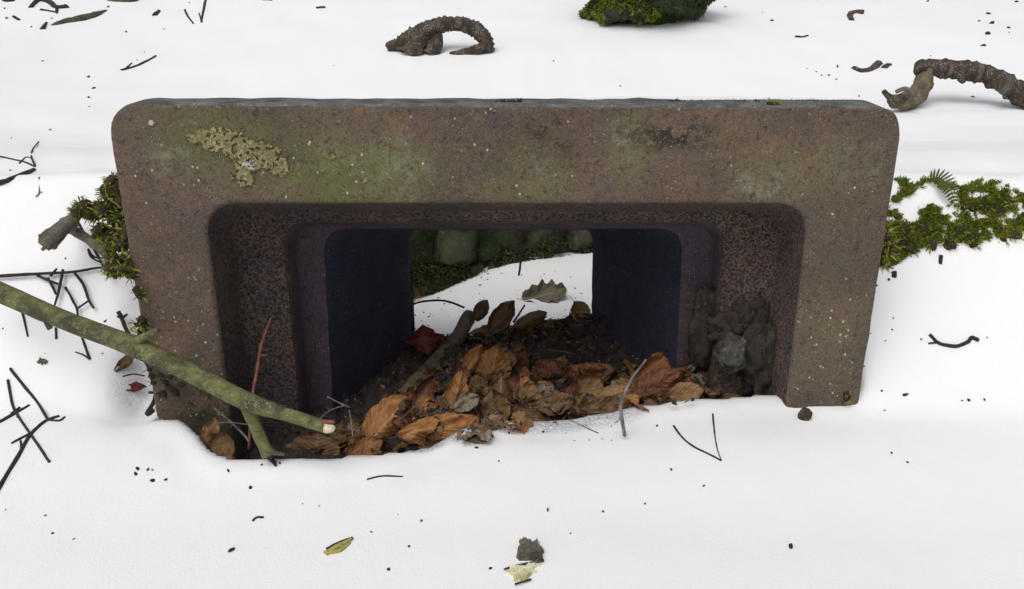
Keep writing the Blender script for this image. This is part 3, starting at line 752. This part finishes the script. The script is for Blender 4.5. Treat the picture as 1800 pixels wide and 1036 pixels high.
# scraps and litter too small to count
for k, (x, y, a, l) in enumerate(((905, 650, 80, 60), (955, 700, 20, 50), (790, 735, 70, 46), (720, 725, 40, 50), (1000, 670, 150, 52), (1110, 690, 25, 46), (845, 735, 120, 40), (1195, 640, 50, 50), (660, 780, 15, 44), (990, 620, 170, 60))):
    dx, dy = math.cos(R(a))*l/2, -math.sin(R(a))*l/2; p = GF(x, y, .045)
    q = [P(x-dx, y-dy, p.y+.006), P(x+dx*.1, y+dy*.1-2, p.y), P(x+dx, y+dy, p.y+.004)]
    o = rebase(tube('leaf_stem', q, [.0012, .0011, .0008], M['log'] if k % 2 else M['dark'], seg=5), q[0])
    tag(o, 'thin bare leaf stem lying loose on the leaf drift', 'stem', 'loose stems on the drift')
V, F = [], []
for k in range(1500):
    x, y = rl.uniform(500, 1310), rl.uniform(618, 802)
    if not inside(x, y, DR): continue
    q = GF(x, y, rl.uniform(.012, .04)); L = rl.uniform(.004, .012); a = Vector((rl.uniform(-1, 1), rl.uniform(-1, 1), rl.uniform(-.5, .7))).normalized(); b_ = a.cross(Vector((rl.uniform(-1, 1), rl.uniform(-1, 1), 1))).normalized()
    b = len(V); V += [q-a*L, q+b_*L*rl.uniform(.2, .6), q+a*L*rl.uniform(.4, 1), q-b_*L*rl.uniform(.2, .6)+Vector((0, 0, .003))]; F.append((b, b+1, b+2, b+3))
for k in range(3400):
    if k % 3: x, y = rl.uniform(500, 1390), rl.uniform(600, 800)
    else: x, y = rl.uniform(690, 1260), rl.uniform(585, 660)
    q, n = hit(D_BVH, x, y)
    if q is None: continue
    L = rl.uniform(.002, .008); a = Vector((rl.uniform(-1, 1), rl.uniform(-1, 1), rl.uniform(-.4, .6))).normalized(); b_ = a.cross(Vector((rl.uniform(-1, 1), rl.uniform(-1, 1), 1))).normalized()
    q = q+Vector((0, 0, .003*rl.random())); b = len(V); V += [q-a*L, q+b_*L*.4, q+a*L, q-b_*L*.45+Vector((0, 0, .002))]; F.append((b, b+1, b+2, b+3))
for k in range(900):
    X, Y = rl.gauss(.07, .12), rl.gauss(1.965, .035)
    if abs(X) > .27: continue
    L = rl.uniform(.005, .017); q = Vector((X, Y, D(X, Y)+rl.uniform(.001, .012))); a = Vector((rl.uniform(-1, 1), rl.uniform(-.6, .6), rl.uniform(-.5, .7))).normalized(); b_ = a.cross(Vector((rl.uniform(-1, 1), rl.uniform(-1, 1), 1))).normalized()
    b = len(V); V += [q-a*L, q+b_*L*rl.uniform(.08, .4), q+a*L, q-b_*L*rl.uniform(.08, .4)+Vector((0, 0, .003))]; F.append((b, b+1, b+2, b+3))
tag(mesh('leaf_litter', V, F, [M['brown'], M['soil'], M['tan']], fm=[rl.choice((0, 0, 1, 1, 1, 1, 2)) for _ in F]), 'fine dark leaf scraps strewn over the earth in the opening', 'leaf litter', kind='stuff')

# ------------------------------------------------------------------ stones and earth by the right wall of the opening
def rock(name, x, y, Y, rpx, mat, label, cat, seed, sub=3, amp=.4, dpt=.7):
    c = P(x, y, Y); k = PX(c); r = (rpx[0]*k, rpx[0]*k*dpt, rpx[1]*k)
    V, F = rock_vf(c, r, seed, sub, amp, 1.5); V = [v+.16*r[0]*Vector((fbm(v, 45, 3), fbm(v+Vector((3, 0, 0)), 45, 3), fbm(v+Vector((0, 3, 0)), 45, 3))) for v in V]; o = mesh(name, V, F, mat, smooth=(name != 'rock'))
    return tag(rebase(o, (c.x, c.y, min(v.z for v in V))), label, cat)
rock('rock', 1290, 622, 1.50, (32, 38), M['rock'], 'rough grey rock at the right end of the leaf drift', 'rock', 3, 3, .3)
rock('rock_slab', 1238, 575, 1.565, (26, 84), M['slab'], 'narrow upright slab leaning against the right wall of the opening', 'rock slab', 5, 4, .25)
rock('earth_clod', 1322, 545, 1.545, (42, 50), M['soil'], 'black earth clod stuck to the right wall of the opening', 'clod', 8, 4, .6)
rock('earth_clod', 1345, 632, 1.50, (40, 92), M['slab'], 'tall brown heap of crumbling earth right of the grey rock', 'clod', 12, 4, .5)
rock('earth_clod', 1280, 575, 1.54, (34, 34), M['soil'], 'dark clod between the upright slab and the earth heap', 'clod', 14, 4, .6)
rock('bark_clump', 1414, 731, 1.365, (13, 15), M['root'], 'dark bark clump in the snow below the right side of the block', 'bark', 15, 2, .5)

# ------------------------------------------------------------------ the thick green branch
br = [P(-60, 486, 1.46), P(0, 514, 1.44), P(110, 562, 1.39), P(230, 607, 1.33), P(330, 653, 1.28), P(435, 706, 1.225), P(505, 729, 1.20), P(574, 751, 1.17)]
k = [PX(p) for p in br]
branch = tube('fallen_branch', br, [a*b for a, b in zip((18, 18, 17, 18.5, 16.5, 17, 12, 11.5), k)], M['gbark'], seg=14, sub=6, rough=.1)
rebase(branch, br[5])
tag(branch, 'thick green barked branch lying across the left corner of the block', 'branch')
loc = branch.location
fk = [P(432, 706, 1.225), P(447, 745, 1.222), P(462, 780, 1.218), P(472, 800, 1.215)]
k0 = PX(fk[0])
tube('fork', [p-loc for p in fk], [14*k0, 11*k0, 11*k0, 12*k0], M['gbark'], branch, seg=12, sub=5)
tube('fork_tip', [p-loc for p in (P(470, 797, 1.215), G(478, 808, .006), G(485, 819, .004))], [9*k0, 5*k0, 2*k0], M['dark'], branch)
tube('fork_tip', [p-loc for p in (P(472, 790, 1.216), P(486, 797, 1.225), P(500, 799, 1.23))], [7*k0, 5*k0, 3*k0], M['greyw'], branch)
st_ = tube('stub', [p-loc for p in (P(236, 604, 1.33), P(255, 592, 1.31), P(278, 580, 1.30))], [11*k0, 7*k0, 5.5*k0], M['gbark'], branch, seg=9, jag=.6)
e0 = br[-1]; ed = (br[-1]-br[-2]).normalized()
tube('cut_end', [e0-loc-ed*.002, e0-loc+ed*.006, e0+ed*.013+Vector((.001, 0, .003))-loc], [10.6*k0, 9*k0, 4*k0], M['wood'], branch, seg=10, jag=.5)
tube('bark_splinter', [p-loc for p in (P(566, 742, 1.17), P(578, 742, 1.168), P(588, 742, 1.166))], [4*k0, 4*k0, 2.5*k0], M['redt'], branch, seg=6)
tube('broken_knot', [p-loc for p in (P(80, 553, 1.40), P(84, 568, 1.395), P(88, 578, 1.39))], [9*k0, 7*k0, 5*k0], M['greyw'], branch, seg=8, jag=.5)

# ------------------------------------------------------------------ twigs
def twig(name, pts, rad, mat, label, shoots=(), base=G, lift=.0012, cat='twig', seg=6, group=None, Y=None, rough=.3, sub=5):
    f = (lambda x, y, l: P(x, y, Y)) if isinstance(Y, (int, float)) else base
    Q = [(P(q[0], q[1], q[2]) if len(q) == 3 else f(q[0], q[1], lift)) for q in pts]
    rad = rad if isinstance(rad, (list, tuple)) else [rad, rad*.7]
    rr_ = [(rad[0]+(rad[-1]-rad[0])*i/(len(Q)-1))*PX(q) for i, q in enumerate(Q)] if len(rad) != len(Q) else [r*PX(q) for r, q in zip(rad, Q)]
    o = tube(name, Q, rr_, M[mat], seg=seg, rough=rough, sub=sub)
    rebase(o, Q[0]); tag(o, label, cat, group)
    for sh in shoots:
        S = [(P(q[0], q[1], q[2]) if len(q) == 3 else f(q[0], q[1], lift)) for q in sh]
        tube('side_shoot', [q-o.location for q in S], [rr_[0]*.75+0*i if i < len(S)-1 else rr_[0]*.5 for i, q in enumerate(S)], M[mat], o, seg=5)
    return o
twig('twig', [(-12, 486), (60, 482), (130, 478), (165, 472), (196, 469)], [3.4, 2], 'dark', 'long dark twig lying level left of the block with hanging side shoots',
     [[(65, 484), (90, 495), (108, 501)], [(84, 489), (95, 510), (98, 518)], [(111, 474), (104, 508), (96, 537)], [(130, 479), (146, 500), (156, 528), (165, 542)], [(88, 486), (95, 478), (100, 472)]], lift=.012)
twig('twig', [(132, 380), (150, 415), (172, 450), (190, 486)], [2.6, 2.2], 'dark', 'thin straight dark twig slanting down beside the hanging moss', [[(130, 395), (140, 398)], [(155, 438), (166, 452), (194, 453)], [(155, 438), (160, 452), (178, 462)]], lift=.03)
twig('twig', [(115, 505), (126, 525), (135, 543), (137, 562)], [2.4, 2], 'dark', 'short dark twig with a forked side shoot above the thick branch', [[(135, 543), (154, 530), (155, 528)]], lift=.012)
twig('twig', [(143, 590), (150, 610), (158, 632)], [2, 2.6], 'dark', 'small dark twig poking out below the thick branch', [[(158, 632), (146, 624), (132, 619)]])
twig('twig', [(36, 535), (42, 560), (49, 592)], [2.5, 1.6], 'dark', 'thin dark twig hanging below the left end of the thick branch')
twig('twig', [(98, 576), (99, 596)], [2, 2], 'dark', 'very short upright dark twig under the thick branch')
twig('twig', [(-10, 274), (20, 280), (45, 286), (62, 294)], [2.2, 1.8], 'dark', 'fine dark twig with a rising shoot at the left edge of the photo', [[(62, 292), (55, 275), (58, 262), (68, 249)], [(34, 288), (46, 277), (56, 279)]])
twig('stick', [(-15, 326), (20, 315), (60, 299)], [5, 4], 'dark', 'short dark stick at the left edge below the fine twig', cat='stick')
twig('twig', [(69, 312), (69, 338), (63, 346)], [1.6, 1.4], 'pale', 'small upright twig with a knobbed foot right of the dark stick', [[(69, 338), (75, 338)]])
twig('twig', [(-8, 868), (30, 805), (54, 764), (80, 741), (104, 732)], [4.2, 3], 'dark', 'dark twig rising from the lower left edge, thickest of the crossed twigs', [[(84, 738), (104, 740), (114, 733)], [(55, 762), (35, 772), (20, 780)], [(38, 790), (36, 775)]])
twig('twig', [(18, 648), (45, 682), (66, 708), (84, 738)], [2.8, 2.4], 'dark', 'upper right one of the crossed dark twigs at the lower left')
twig('twig', [(14, 668), (22, 712), (36, 738), (54, 764), (72, 790), (87, 813)], [2.4, 2.6], 'dark', 'steep dark twig crossing the thickest twig at the lower left')
twig('twig', [(-8, 746), (25, 728), (52, 712)], [4, 1.8], 'dark', 'short dark twig at the left edge reaching towards the crossed twigs', [[(20, 728), (35, 716)]])
twig('twig', [(213, 124), (238, 117), (258, 108), (274, 99)], [2.6, 2], 'dark', 'small dark twig alone on the upper snow above the left block corner', [[(222, 120), (232, 111)]])
twig('twig', [(363, -6), (358, 18), (354, 40)], [2.6, 2.2], 'dark', 'thin dark twig pointing down from the top edge', [[(354, 36), (350, 24)]])
twig('twig', [(325, 18), (331, 30), (340, 42)], [2, 1.6], 'dark', 'short slanting dark twig left of the one from the top edge')
twig('twig', [(1634, 588), (1650, 603), (1678, 609), (1700, 602), (1708, 594), (1720, 598)], [3, 4], 'dark', 'curved dark twig lying alone on the snow at the right', [[(1652, 602), (1632, 604)]])
twig('twig', [(1184, 749), (1200, 770), (1220, 786), (1245, 798), (1268, 810)], [1.9, 1.9], 'dark', 'long curved dark stalk lying on the snow in front of the block')
twig('twig', [(1253, 728), (1255, 752), (1257, 768), (1261, 790), (1268, 810)], [1.7, .9], 'dark', 'fine upright dark stalk meeting the long curved stalk in a V')
twig('twig', [(645, 843), (672, 837), (708, 838)], [1.7, 1.2], 'dark', 'thin bent dark stalk on the snow below the leaf drift')
twig('twig', [(444, 916), (451, 910), (463, 910)], [2, 2.2], 'dark', 'tiny curved dark twig on the lower left snow')
twig('twig', [(54, 14), (66, 3), (84, 4), (100, 14), (118, 13)], [4, 6], 'dark', 'crooked black twig at the top left corner', [[(100, 14), (100, 24)], [(72, 18), (98, 22)]])
twig('twig', [(1136, 632, 1.33), (1124, 648, 1.325), (1112, 663, 1.32), (1098, 692, 1.30), (1091, 714, 1.29), (1093, 735, 1.285), (1098, 766, 1.29)], [1.6, 2.1, 2.5, 3, 3.4, 3.4, 3.4], 'pale', 'pale grey twig standing up out of the snow before the leaves', [[(1092, 722, 1.29), (1088, 738, 1.285), (1081, 744, 1.28)], [(1112, 663, 1.32), (1110, 656, 1.32)]], rough=.2)
twig('twig', [(476, 560, 1.36), (460, 606, 1.35), (452, 650, 1.34), (444, 700, 1.32), (437, 790, 1.29)], [2.2, 3.0, 2.9, 2.8, 2.4], 'redt', 'red twig standing upright inside the left part of the opening', [[(455, 625, 1.345), (470, 624, 1.34)]])
twig('twig', [(377, 718, 1.33), (405, 741, 1.33), (432, 768, 1.32), (440, 782, 1.31)], [2.4, 2.2], 'pale', 'grey twig slanting down behind the fork of the branch')
twig('twig', [(380, 744, 1.32), (405, 743, 1.32), (440, 747, 1.32)], [1.6, 1.3], 'log', 'thin level stalk beside the leaf at the left corner')
twig('twig', [(575, 698, 1.5), (606, 713, 1.5), (615, 716, 1.5)], [1.5, 1.3], 'pale', 'fine pale twig in the dark left end of the opening', [[(606, 713, 1.5), (580, 722, 1.48), (560, 738, 1.46)]])
twig('twig', [(614, 722, 1.42), (618, 745, 1.4), (620, 768, 1.38)], [1.4, 1.2], 'pale', 'upright fine stalk left of the large orange leaf')
twig('twig', [(270, 720), (258, 727), (274, 695), (264, 650), (252, 628)], [4, 4], 'dark', 'forked black twig in the snow hollow at the left block edge', [[(262, 690), (280, 690)]], lift=.02)
twig('twig', [(216, 662), (234, 658), (254, 661)], [1.6, 1.2], 'dark', 'thin black stalk bowed over the snow hollow', lift=.01)
twig('twig', [(208, 548), (214, 560), (222, 580), (232, 596)], [4, 3], 'dark', 'dark leafy stalk behind the thick branch beside the block', [[(214, 560), (206, 556)], [(214, 560), (224, 552)]], lift=.02)
hb = lambda x, y, l: GF(x, y, l)
twig('stick', [(824, 556, 2.02), (806, 590, 1.93), (780, 622, 1.84), (745, 660, 1.72), (705, 700, 1.62)], [13, 13, 14, 15, 14], 'log', 'mottled stick lying through the far end of the opening', cat='stick', seg=10, rough=.25)
twig('twig', [(720, 537, 2.08), (745, 530, 2.1), (782, 529, 2.1), (816, 541, 2.08)], [2, 2], 'dark', 'thin black twig arching over the snow beyond the opening')
twig('twig', [(918, 430, 2.35), (916, 455, 2.36), (912, 484, 2.38)], [1.6, 2], 'dark', 'fine upright stalk in the snow beyond the opening')
twig('twig', [(922, 537, 2.1), (910, 556, 2.06), (903, 566, 2.03)], [1.8, 2.2], 'dark', 'short dark stem leading to the oak leaf', lift=.004)
twig('twig', [(1000, 738), (1030, 752), (1052, 762)], [1.3, 1.1], 'pale', 'hair thin stalk on the grey snow left of the pale twig', base=GF)
twig('grass_stem', [(186, 322, 1.46), (188, 345, 1.43), (206, 360, 1.40), (212, 365, 1.395)], [1.2, 1], 'tan', 'pale bent grass stem over the hanging moss', cat='grass')

# ------------------------------------------------------------------ dead wood on the snow
twig('tree_stub', [(140, 368, 1.60), (126, 388, 1.57), (108, 402, 1.55), (88, 422, 1.53), (76, 434, 1.52)], [6, 11, 14, 17, 12], 'greyw', 'broken grey branch stub beside the hanging moss', cat='branch', seg=10, rough=.3, shoots=[[(84, 430, 1.52), (74, 440, 1.51)], [(80, 418, 1.53), (69, 414, 1.52)]])
twig('stick', [(118, 398, 1.60), (150, 418, 1.58), (190, 446, 1.55), (205, 456, 1.54)], [9, 9], 'greyw', 'smooth grey stick between the broken stub and the hanging moss', cat='stick', seg=9)
# ribbed root curled over the snow
a = [G(858, 92), P(852, 68, G(858, 92).y), P(832, 50, G(840, 90).y), P(798, 42, G(800, 90).y), P(762, 48, G(770, 91).y), P(728, 66, G(728, 90).y), P(700, 82, G(700, 90).y)]
kk = PX(a[0]); rt = tube('curled_root', a, [r*kk for r in (10, 13, 13, 12, 14, 17, 13)], M['root'], seg=14, sub=13, rough=.4, ring=.06)
rebase(rt, a[0]); tag(rt, 'dark ribbed root curling out of the snow and back above the block', 'root')
b = [P(735, 74, a[5].y), P(752, 78, a[4].y), P(764, 84, a[4].y)]
tube('root_flare', [p-rt.location for p in (P(770, 58, a[4].y), P(765, 76, a[4].y-.01), P(755, 96, a[4].y-.02))], [8*kk, 13*kk, 17*kk], M['root'], rt, seg=10, rough=.3)
tube('root_flare', [p-rt.location for p in (P(745, 62, a[5].y), P(732, 80, a[5].y-.02), P(722, 98, a[5].y-.03))], [14*kk, 18*kk, 22*kk], M['root'], rt, seg=10, rough=.3)
tube('root_tip', [p-rt.location for p in (P(855, 78, a[0].y-.01), P(838, 88, a[0].y-.02), P(812, 93, a[0].y-.02), P(790, 94, a[0].y-.02))], [9*kk, 9*kk, 6*kk, 2*kk], M['root'], rt, seg=8, rough=.3)
tube('broken_end', [p-rt.location for p in (P(704, 80, a[6].y), P(690, 80, a[6].y), P(680, 84, a[6].y))], [12*kk, 10*kk, 7*kk], M['root'], rt, seg=9, jag=.7)
# barked branch at the upper right
Yb_ = G(1600, 190).y+.03
a = [P(1612, 118, Yb_), P(1645, 120, Yb_), P(1700, 124, Yb_-.02), P(1728, 130, Yb_-.05), P(1765, 146, Yb_-.10), P(1800, 170, Yb_-.16), P(1850, 205, Yb_-.24)]
kk = PX(a[0]); bb = tube('bark_branch', a, [r*kk for r in (13, 15, 17, 16, 16, 19, 20)], M['root'], seg=12, sub=9, rough=.4, ring=.05)
rebase(bb, a[0]); tag(bb, 'knotty brown branch with peeling pale bark at the upper right', 'branch')
tube('lower_limb', [p-bb.location for p in (P(1628, 124, Yb_), P(1622, 150, Yb_-.02), P(1606, 172, Yb_-.05), P(1582, 180, Yb_-.07), P(1566, 174, Yb_-.08))], [13*kk, 16*kk, 17*kk, 14*kk, 8*kk], M['log'], bb, seg=12, rough=.3)
tube('hooked_tip', [p-bb.location for p in (P(1570, 176, Yb_-.08), P(1560, 168, Yb_-.08), P(1553, 160, Yb_-.08))], [7*kk, 5*kk, 4*kk], M['root'], bb)
tube('bark_strip', [p-bb.location for p in (P(1575, 162, Yb_-.11), P(1592, 156, Yb_-.11), P(1606, 166, Yb_-.12), P(1614, 184, Yb_-.13))], [3.5*kk, 4*kk, 4*kk, 3*kk], M['greyw'], bb)
for (x, y) in ((1664, 122), (1716, 128), (1766, 148)):
    p = P(x, y, Yb_-.02-.0022*max(0, x-1700)); q = P(x+4, y+1, p.y)
    tube('bark_ring', [p-bb.location, (p+q)/2-bb.location, q-bb.location], [16*kk, 17.5*kk, 16.5*kk], M['greyw'], bb, seg=12, rough=.2)
tube('knot', [p-bb.location for p in (P(1690, 138, Yb_-.03), P(1694, 146, Yb_-.04))], [8*kk, 4*kk], M['root'], bb)
# mossy boulder at the top edge
c = P(1140, -28, G(1108, 46).y+.12); kk = PX(c)
V, F = rock_vf(c, (118*kk, 90*kk, 74*kk), 4, 4, .32, 2.0); bo = mesh('mossy_boulder', V, F, M['stone']); rebase(bo, c-Vector((0, 0, 66*kk)))
tag(bo, 'green mossy boulder cut by the top edge of the photo', 'boulder')
pp = []
rr = random.Random(77)
for f in F:
    n = (V[f[1]]-V[f[0]]).cross(V[f[2]]-V[f[0]]).normalized(); c0 = (V[f[0]]+V[f[1]]+V[f[2]])/3
    if n.y < .3 and c0.x < c.x+12*kk and mn.noise(c0*6) > -.25:
        for _ in range(14): pp.append((c0+(V[f[0]]-c0)*rr.random()+(V[f[1]]-c0)*rr.random()*.6, n))
bv, bf = blades(pp, .020, .006, .9, 5); q = mesh('moss_shoots', [p-bo.location for p in bv], bf, M['moss'], bo); q['kind'] = 'stuff'
pd_ = []
for f in F:
    n = (V[f[1]]-V[f[0]]).cross(V[f[2]]-V[f[0]]).normalized(); c0 = (V[f[0]]+V[f[1]]+V[f[2]])/3
    if n.y < .3 and mn.noise(c0*5+Vector((3, 3, 3))) > -.3:
        for _ in range(7): pd_.append((c0+(V[f[0]]-c0)*rr.random()+(V[f[1]]-c0)*rr.random()*.6, n))
bv, bf = blades(pd_, .013, .006, .9, 6); q = mesh('dark_moss', [p-bo.location for p in bv], bf, M['wmoss'], bo); q['kind'] = 'stuff'
twig('bark_sliver', [(91, 45), (115, 40), (145, 35), (168, 28), (187, 19)], [2, 7, 8.5, 7, 2], 'olive', 'olive pointed bark sliver on the snow at the upper left', cat='bark', seg=9, sub=5)
twig('bark_sliver', [(190, 1), (215, 3), (235, 2), (248, -3)], [3, 6, 6, 3], 'olive', 'olive bark sliver cut by the top edge at the upper left', cat='bark', seg=9)
twig('bark_sliver', [(6, 1), (14, 3), (26, 2)], [3, 5, 3], 'dark', 'small black bark sliver in the very top left corner', cat='bark')
twig('bark_piece', [(1497, 36), (1494, 26), (1503, 23), (1518, 24)], [5, 6], 'root', 'small hooked dark bark piece on the upper right snow', cat='bark')
twig('bark_piece', [(1500, 120), (1515, 126), (1532, 122), (1545, 112)], [5, 7], 'root', 'curved dark bark piece left of the knotty branch', cat='bark')
twig('bark_piece', [(1554, 120), (1560, 116), (1566, 114)], [6, 3], 'root', 'small wedge of bark next to the curved bark piece', cat='bark')
twig('bark_piece', [(1398, 65), (1410, 66), (1420, 63)], [3, 2], 'dark', 'short level sliver of bark on the snow right of the boulder', cat='bark')
twig('bark_piece', [(556, 15), (564, 14), (572, 14)], [3, 3], 'dark', 'tiny level bark piece near the top edge, left of the curled root', cat='bark')
twig('bark_piece', [(462, 0), (470, 0), (478, 1)], [4, 3], 'dark', 'tiny bark piece cut by the top edge, left of the level one', cat='bark')
twig('bark_piece', [(272, 28), (280, 20)], [5, 3], 'dark', 'small black bark crumb right of the olive sliver', cat='bark')
twig('bark_piece', [(1654, 450), (1653, 464)], [4, 3], 'dark', 'short dark bark piece standing in the snow under the moss bank', cat='bark')
twig('bark_piece', [(1572, 478), (1572, 488)], [5, 4], 'dark', 'dark crumb just below the right moss bank near the block', cat='bark')
twig('stub', [(75, 52), (82, 40)], [5, 2], 'dark', 'black splinter left of the olive bark sliver', cat='bark')
twig('splinter', [(24, 30), (34, 36)], [3, 3], 'dark', 'slanting black splinter in the top left corner', cat='bark')
# chips at the lower edge
def chipbox(name, pxs, h, mat, label, parent=None, seed=0):
    base = [G(x, y) for x, y in pxs]; rr = random.Random(seed)
    V = [p-Vector((0, 0, .004)) for p in base]+[p+Vector((rr.uniform(-.002, .002), 0, h*rr.uniform(.6, 1.2))) for p in base]; n = len(pxs)
    F = [tuple(range(n))[::-1], tuple(range(n, 2*n))]+[(i, (i+1) % n, n+(i+1) % n, n+i) for i in range(n)]
    o = mesh(name, V, F, mat, smooth=False)
    if label: rebase(o, base[0]); tag(o, label, 'wood chip')
    return o
def ground_crust(name, poly, mat, step, th, label, seed):
    xs = [p[0] for p in poly]; ys = [p[1] for p in poly]; V, F, idx = [], [], {}
    wg = lambda x, y, q: 3.5*mn.noise(Vector((x*.12, y*.12, q+seed)))+2.5*mn.noise(Vector((x*.4, y*.4, q+seed)))
    inn = lambda x, y: inside(x+wg(x, y, 1), y+wg(x, y, 6), poly)
    def v(i, j):
        if (i, j) not in idx:
            x, y = min(xs)-6+i*step, min(ys)-6+j*step; p = G(x, y)
            e = sum(inn(x+dx*step*1.3, y+dy*step*1.3) for dx, dy in ((1, 0), (-1, 0), (0, 1), (0, -1)))
            h = th*(.55+.8*mn.noise(Vector((x*.05, y*.22, seed)))+.3*random.random()) if e == 4 else -.003
            idx[(i, j)] = len(V); V.append(p+Vector((0, 0, h)))
        return idx[(i, j)]
    for i in range(int((max(xs)-min(xs)+12)/step)):
        for j in range(int((max(ys)-min(ys)+12)/step)):
            if inn(min(xs)-6+(i+.5)*step, min(ys)-6+(j+.5)*step): F.append((v(i, j), v(i, j+1), v(i+1, j+1), v(i+1, j)))
    o = mesh(name, V, F, mat, smooth=False); rebase(o, G((min(xs)+max(xs))/2, (min(ys)+max(ys))/2))
    return tag(o, label, 'wood chip')
ground_crust('bark_chip', [(908, 988), (906, 966), (913, 958), (908, 951), (922, 947), (936, 955), (946, 949), (949, 962), (958, 968), (955, 985), (930, 990)], M['greyw'], 2.2, .011, 'square grey bark chip at the bottom edge of the photo', 2)
ground_crust('wood_chip', [(884, 1003), (898, 997), (915, 994), (935, 991), (957, 986), (955, 996), (940, 1001), (944, 1010), (930, 1016), (935, 1024), (912, 1028), (898, 1024), (902, 1014), (890, 1010)], M['palechip'], 2.2, .006, 'frayed pale yellow wood chip below the grey bark chip', 5)
twig('bark_strip', [(905, 1027), (920, 1023), (934, 1018)], [2, 1.5], 'dark', 'thin dark strip at the lower end of the pale wood chip', lift=.006, cat='bark')
twig('bark_strip', [(886, 1001), (912, 994), (956, 985)], [2, 2.5], 'root', 'dark strip between the grey bark chip and the pale wood chip', lift=.006, cat='bark')
twig('wood_chip', [(572, 974), (592, 962), (618, 948)], [6, 4], 'chip', 'split yellow wood chip with dark bark on the lower snow', [[(578, 972), (598, 968), (615, 954)]], cat='wood chip')
twig('bark_strip', [(574, 966), (595, 955), (620, 946)], [3, 3], 'dark', 'dark bark strip along the upper side of the split yellow chip', cat='bark')
twig('green_sprig', [(66, 638), (74, 634), (82, 638)], [3, 4], 'olive', 'little olive sprig on the snow left of the block', [[(72, 637), (70, 629)], [(74, 638), (74, 642)]], cat='sprig')

# crumbs scattered over the snow
V, F = rock_vf((0, 0, 0), (1, 1, .7), 2.2, 1, .6)
cm = mesh('bark_crumb', V, F, M['dark']); first = True
SPK = [(55, 48, 3), (91, 33, 3), (222, 57, 4), (288, 52, 3), (333, 5, 3), (587, 116, 2), (190, 13, 4), (156, 136, 5), (165, 156, 4), (156, 172, 4), (157, 188, 2), (88, 229, 4), (75, 108, 3), (20, 243, 2), (18, 300, 3), (241, 106, 2), (254, 92, 2),
 (973, 108, 3), (1090, 152, 3), (1275, 13, 3), (1357, 37, 4), (1340, 22, 2), (1631, 3, 4), (1787, 4, 4), (1737, 25, 6), (1743, 42, 7), (1736, 60, 8), (1721, 38, 4), (1773, 50, 4), (1774, 58, 3), (1728, 81, 5), (1472, 118, 5), (1435, 127, 3), (1444, 133, 3), (1457, 133, 3), (1470, 140, 3), (1636, 99, 3), (1710, 171, 4), (1510, 170, 4), (1418, 121, 2),
 (1591, 695, 7), (1550, 688, 4), (1555, 722, 3), (1691, 705, 3), (1702, 704, 4), (1730, 703, 4), (1567, 797, 4), (1595, 813, 4), (1180, 826, 4), (1237, 855, 4), (1390, 963, 9), (1060, 900, 4), (1134, 886, 3), (1155, 749, 3), (1620, 428, 3), (1735, 594, 3), (1619, 597, 3),
 (242, 825, 6), (239, 834, 6), (260, 826, 5), (268, 827, 3), (269, 846, 6), (291, 844, 5), (401, 828, 5), (440, 858, 5), (407, 968, 8), (653, 936, 4), (741, 916, 5), (719, 961, 4), (683, 1002, 5), (963, 897, 5), (1003, 938, 3), (862, 1000, 4), (460, 818, 4), (492, 815, 5), (838, 788, 5), (877, 811, 3), (955, 760, 4), (880, 755, 3), (895, 762, 4),
 (130, 948, 4), (93, 938, 4), (80, 907, 3), (10, 897, 3), (79, 622, 2), (180, 622, 3), (185, 565, 4), (561, 890, 2), (700, 905, 2), (532, 886, 2), (1010, 775, 2), (1570, 560, 3), (1562, 492, 4), (1568, 580, 3), (1556, 600, 3), (30, 734, 3), (115, 455, 3), (5, 578, 3), (8, 16, 4), (12, 33, 4)]
rc = random.Random(9)
HOLE = [(rc.uniform(728, 1035), 0) for _ in range(64)]
HS = []
for x, _ in HOLE:
    y = rc.uniform(440+max(0, (960-x))*.28, 545 if x > 830 else 610)
    HS.append((x, y, rc.uniform(1.2, 3.2)))
FRONT = [(rc.uniform(860, 1080), rc.uniform(735, 775), rc.uniform(1, 2.4)) for _ in range(30)]
for grp, S in (('dark crumbs scattered over the open snow', SPK), ('dark specks on the snow beyond the opening', HS), ('fine specks on the grey snow below the drift', FRONT)):
    for x, y, s in S:
        p = GF(x, y) if S is FRONT else G(x, y)
        o = cm if first else cm.copy()
        if not first: col.objects.link(o)
        first = False
        k_ = s*PX(p)*.62
        o.location = p+Vector((0, 0, k_*.3)); o.scale = (k_*rc.uniform(.8, 1.5), k_*rc.uniform(.7, 1.1), k_*rc.uniform(.7, 1.0)); o.rotation_euler = (rc.uniform(0, 6), rc.uniform(0, .6), rc.uniform(0, 6))
        tag(o, {'d': 'small dark bark crumb lying on the open snow around the block', 'f': 'fine dark speck on the grey snow at the foot of the leaf drift'}.get(grp[0], '') if 'beyond' not in grp else 'tiny dark speck on the snow patch seen through the opening', 'crumb', grp)
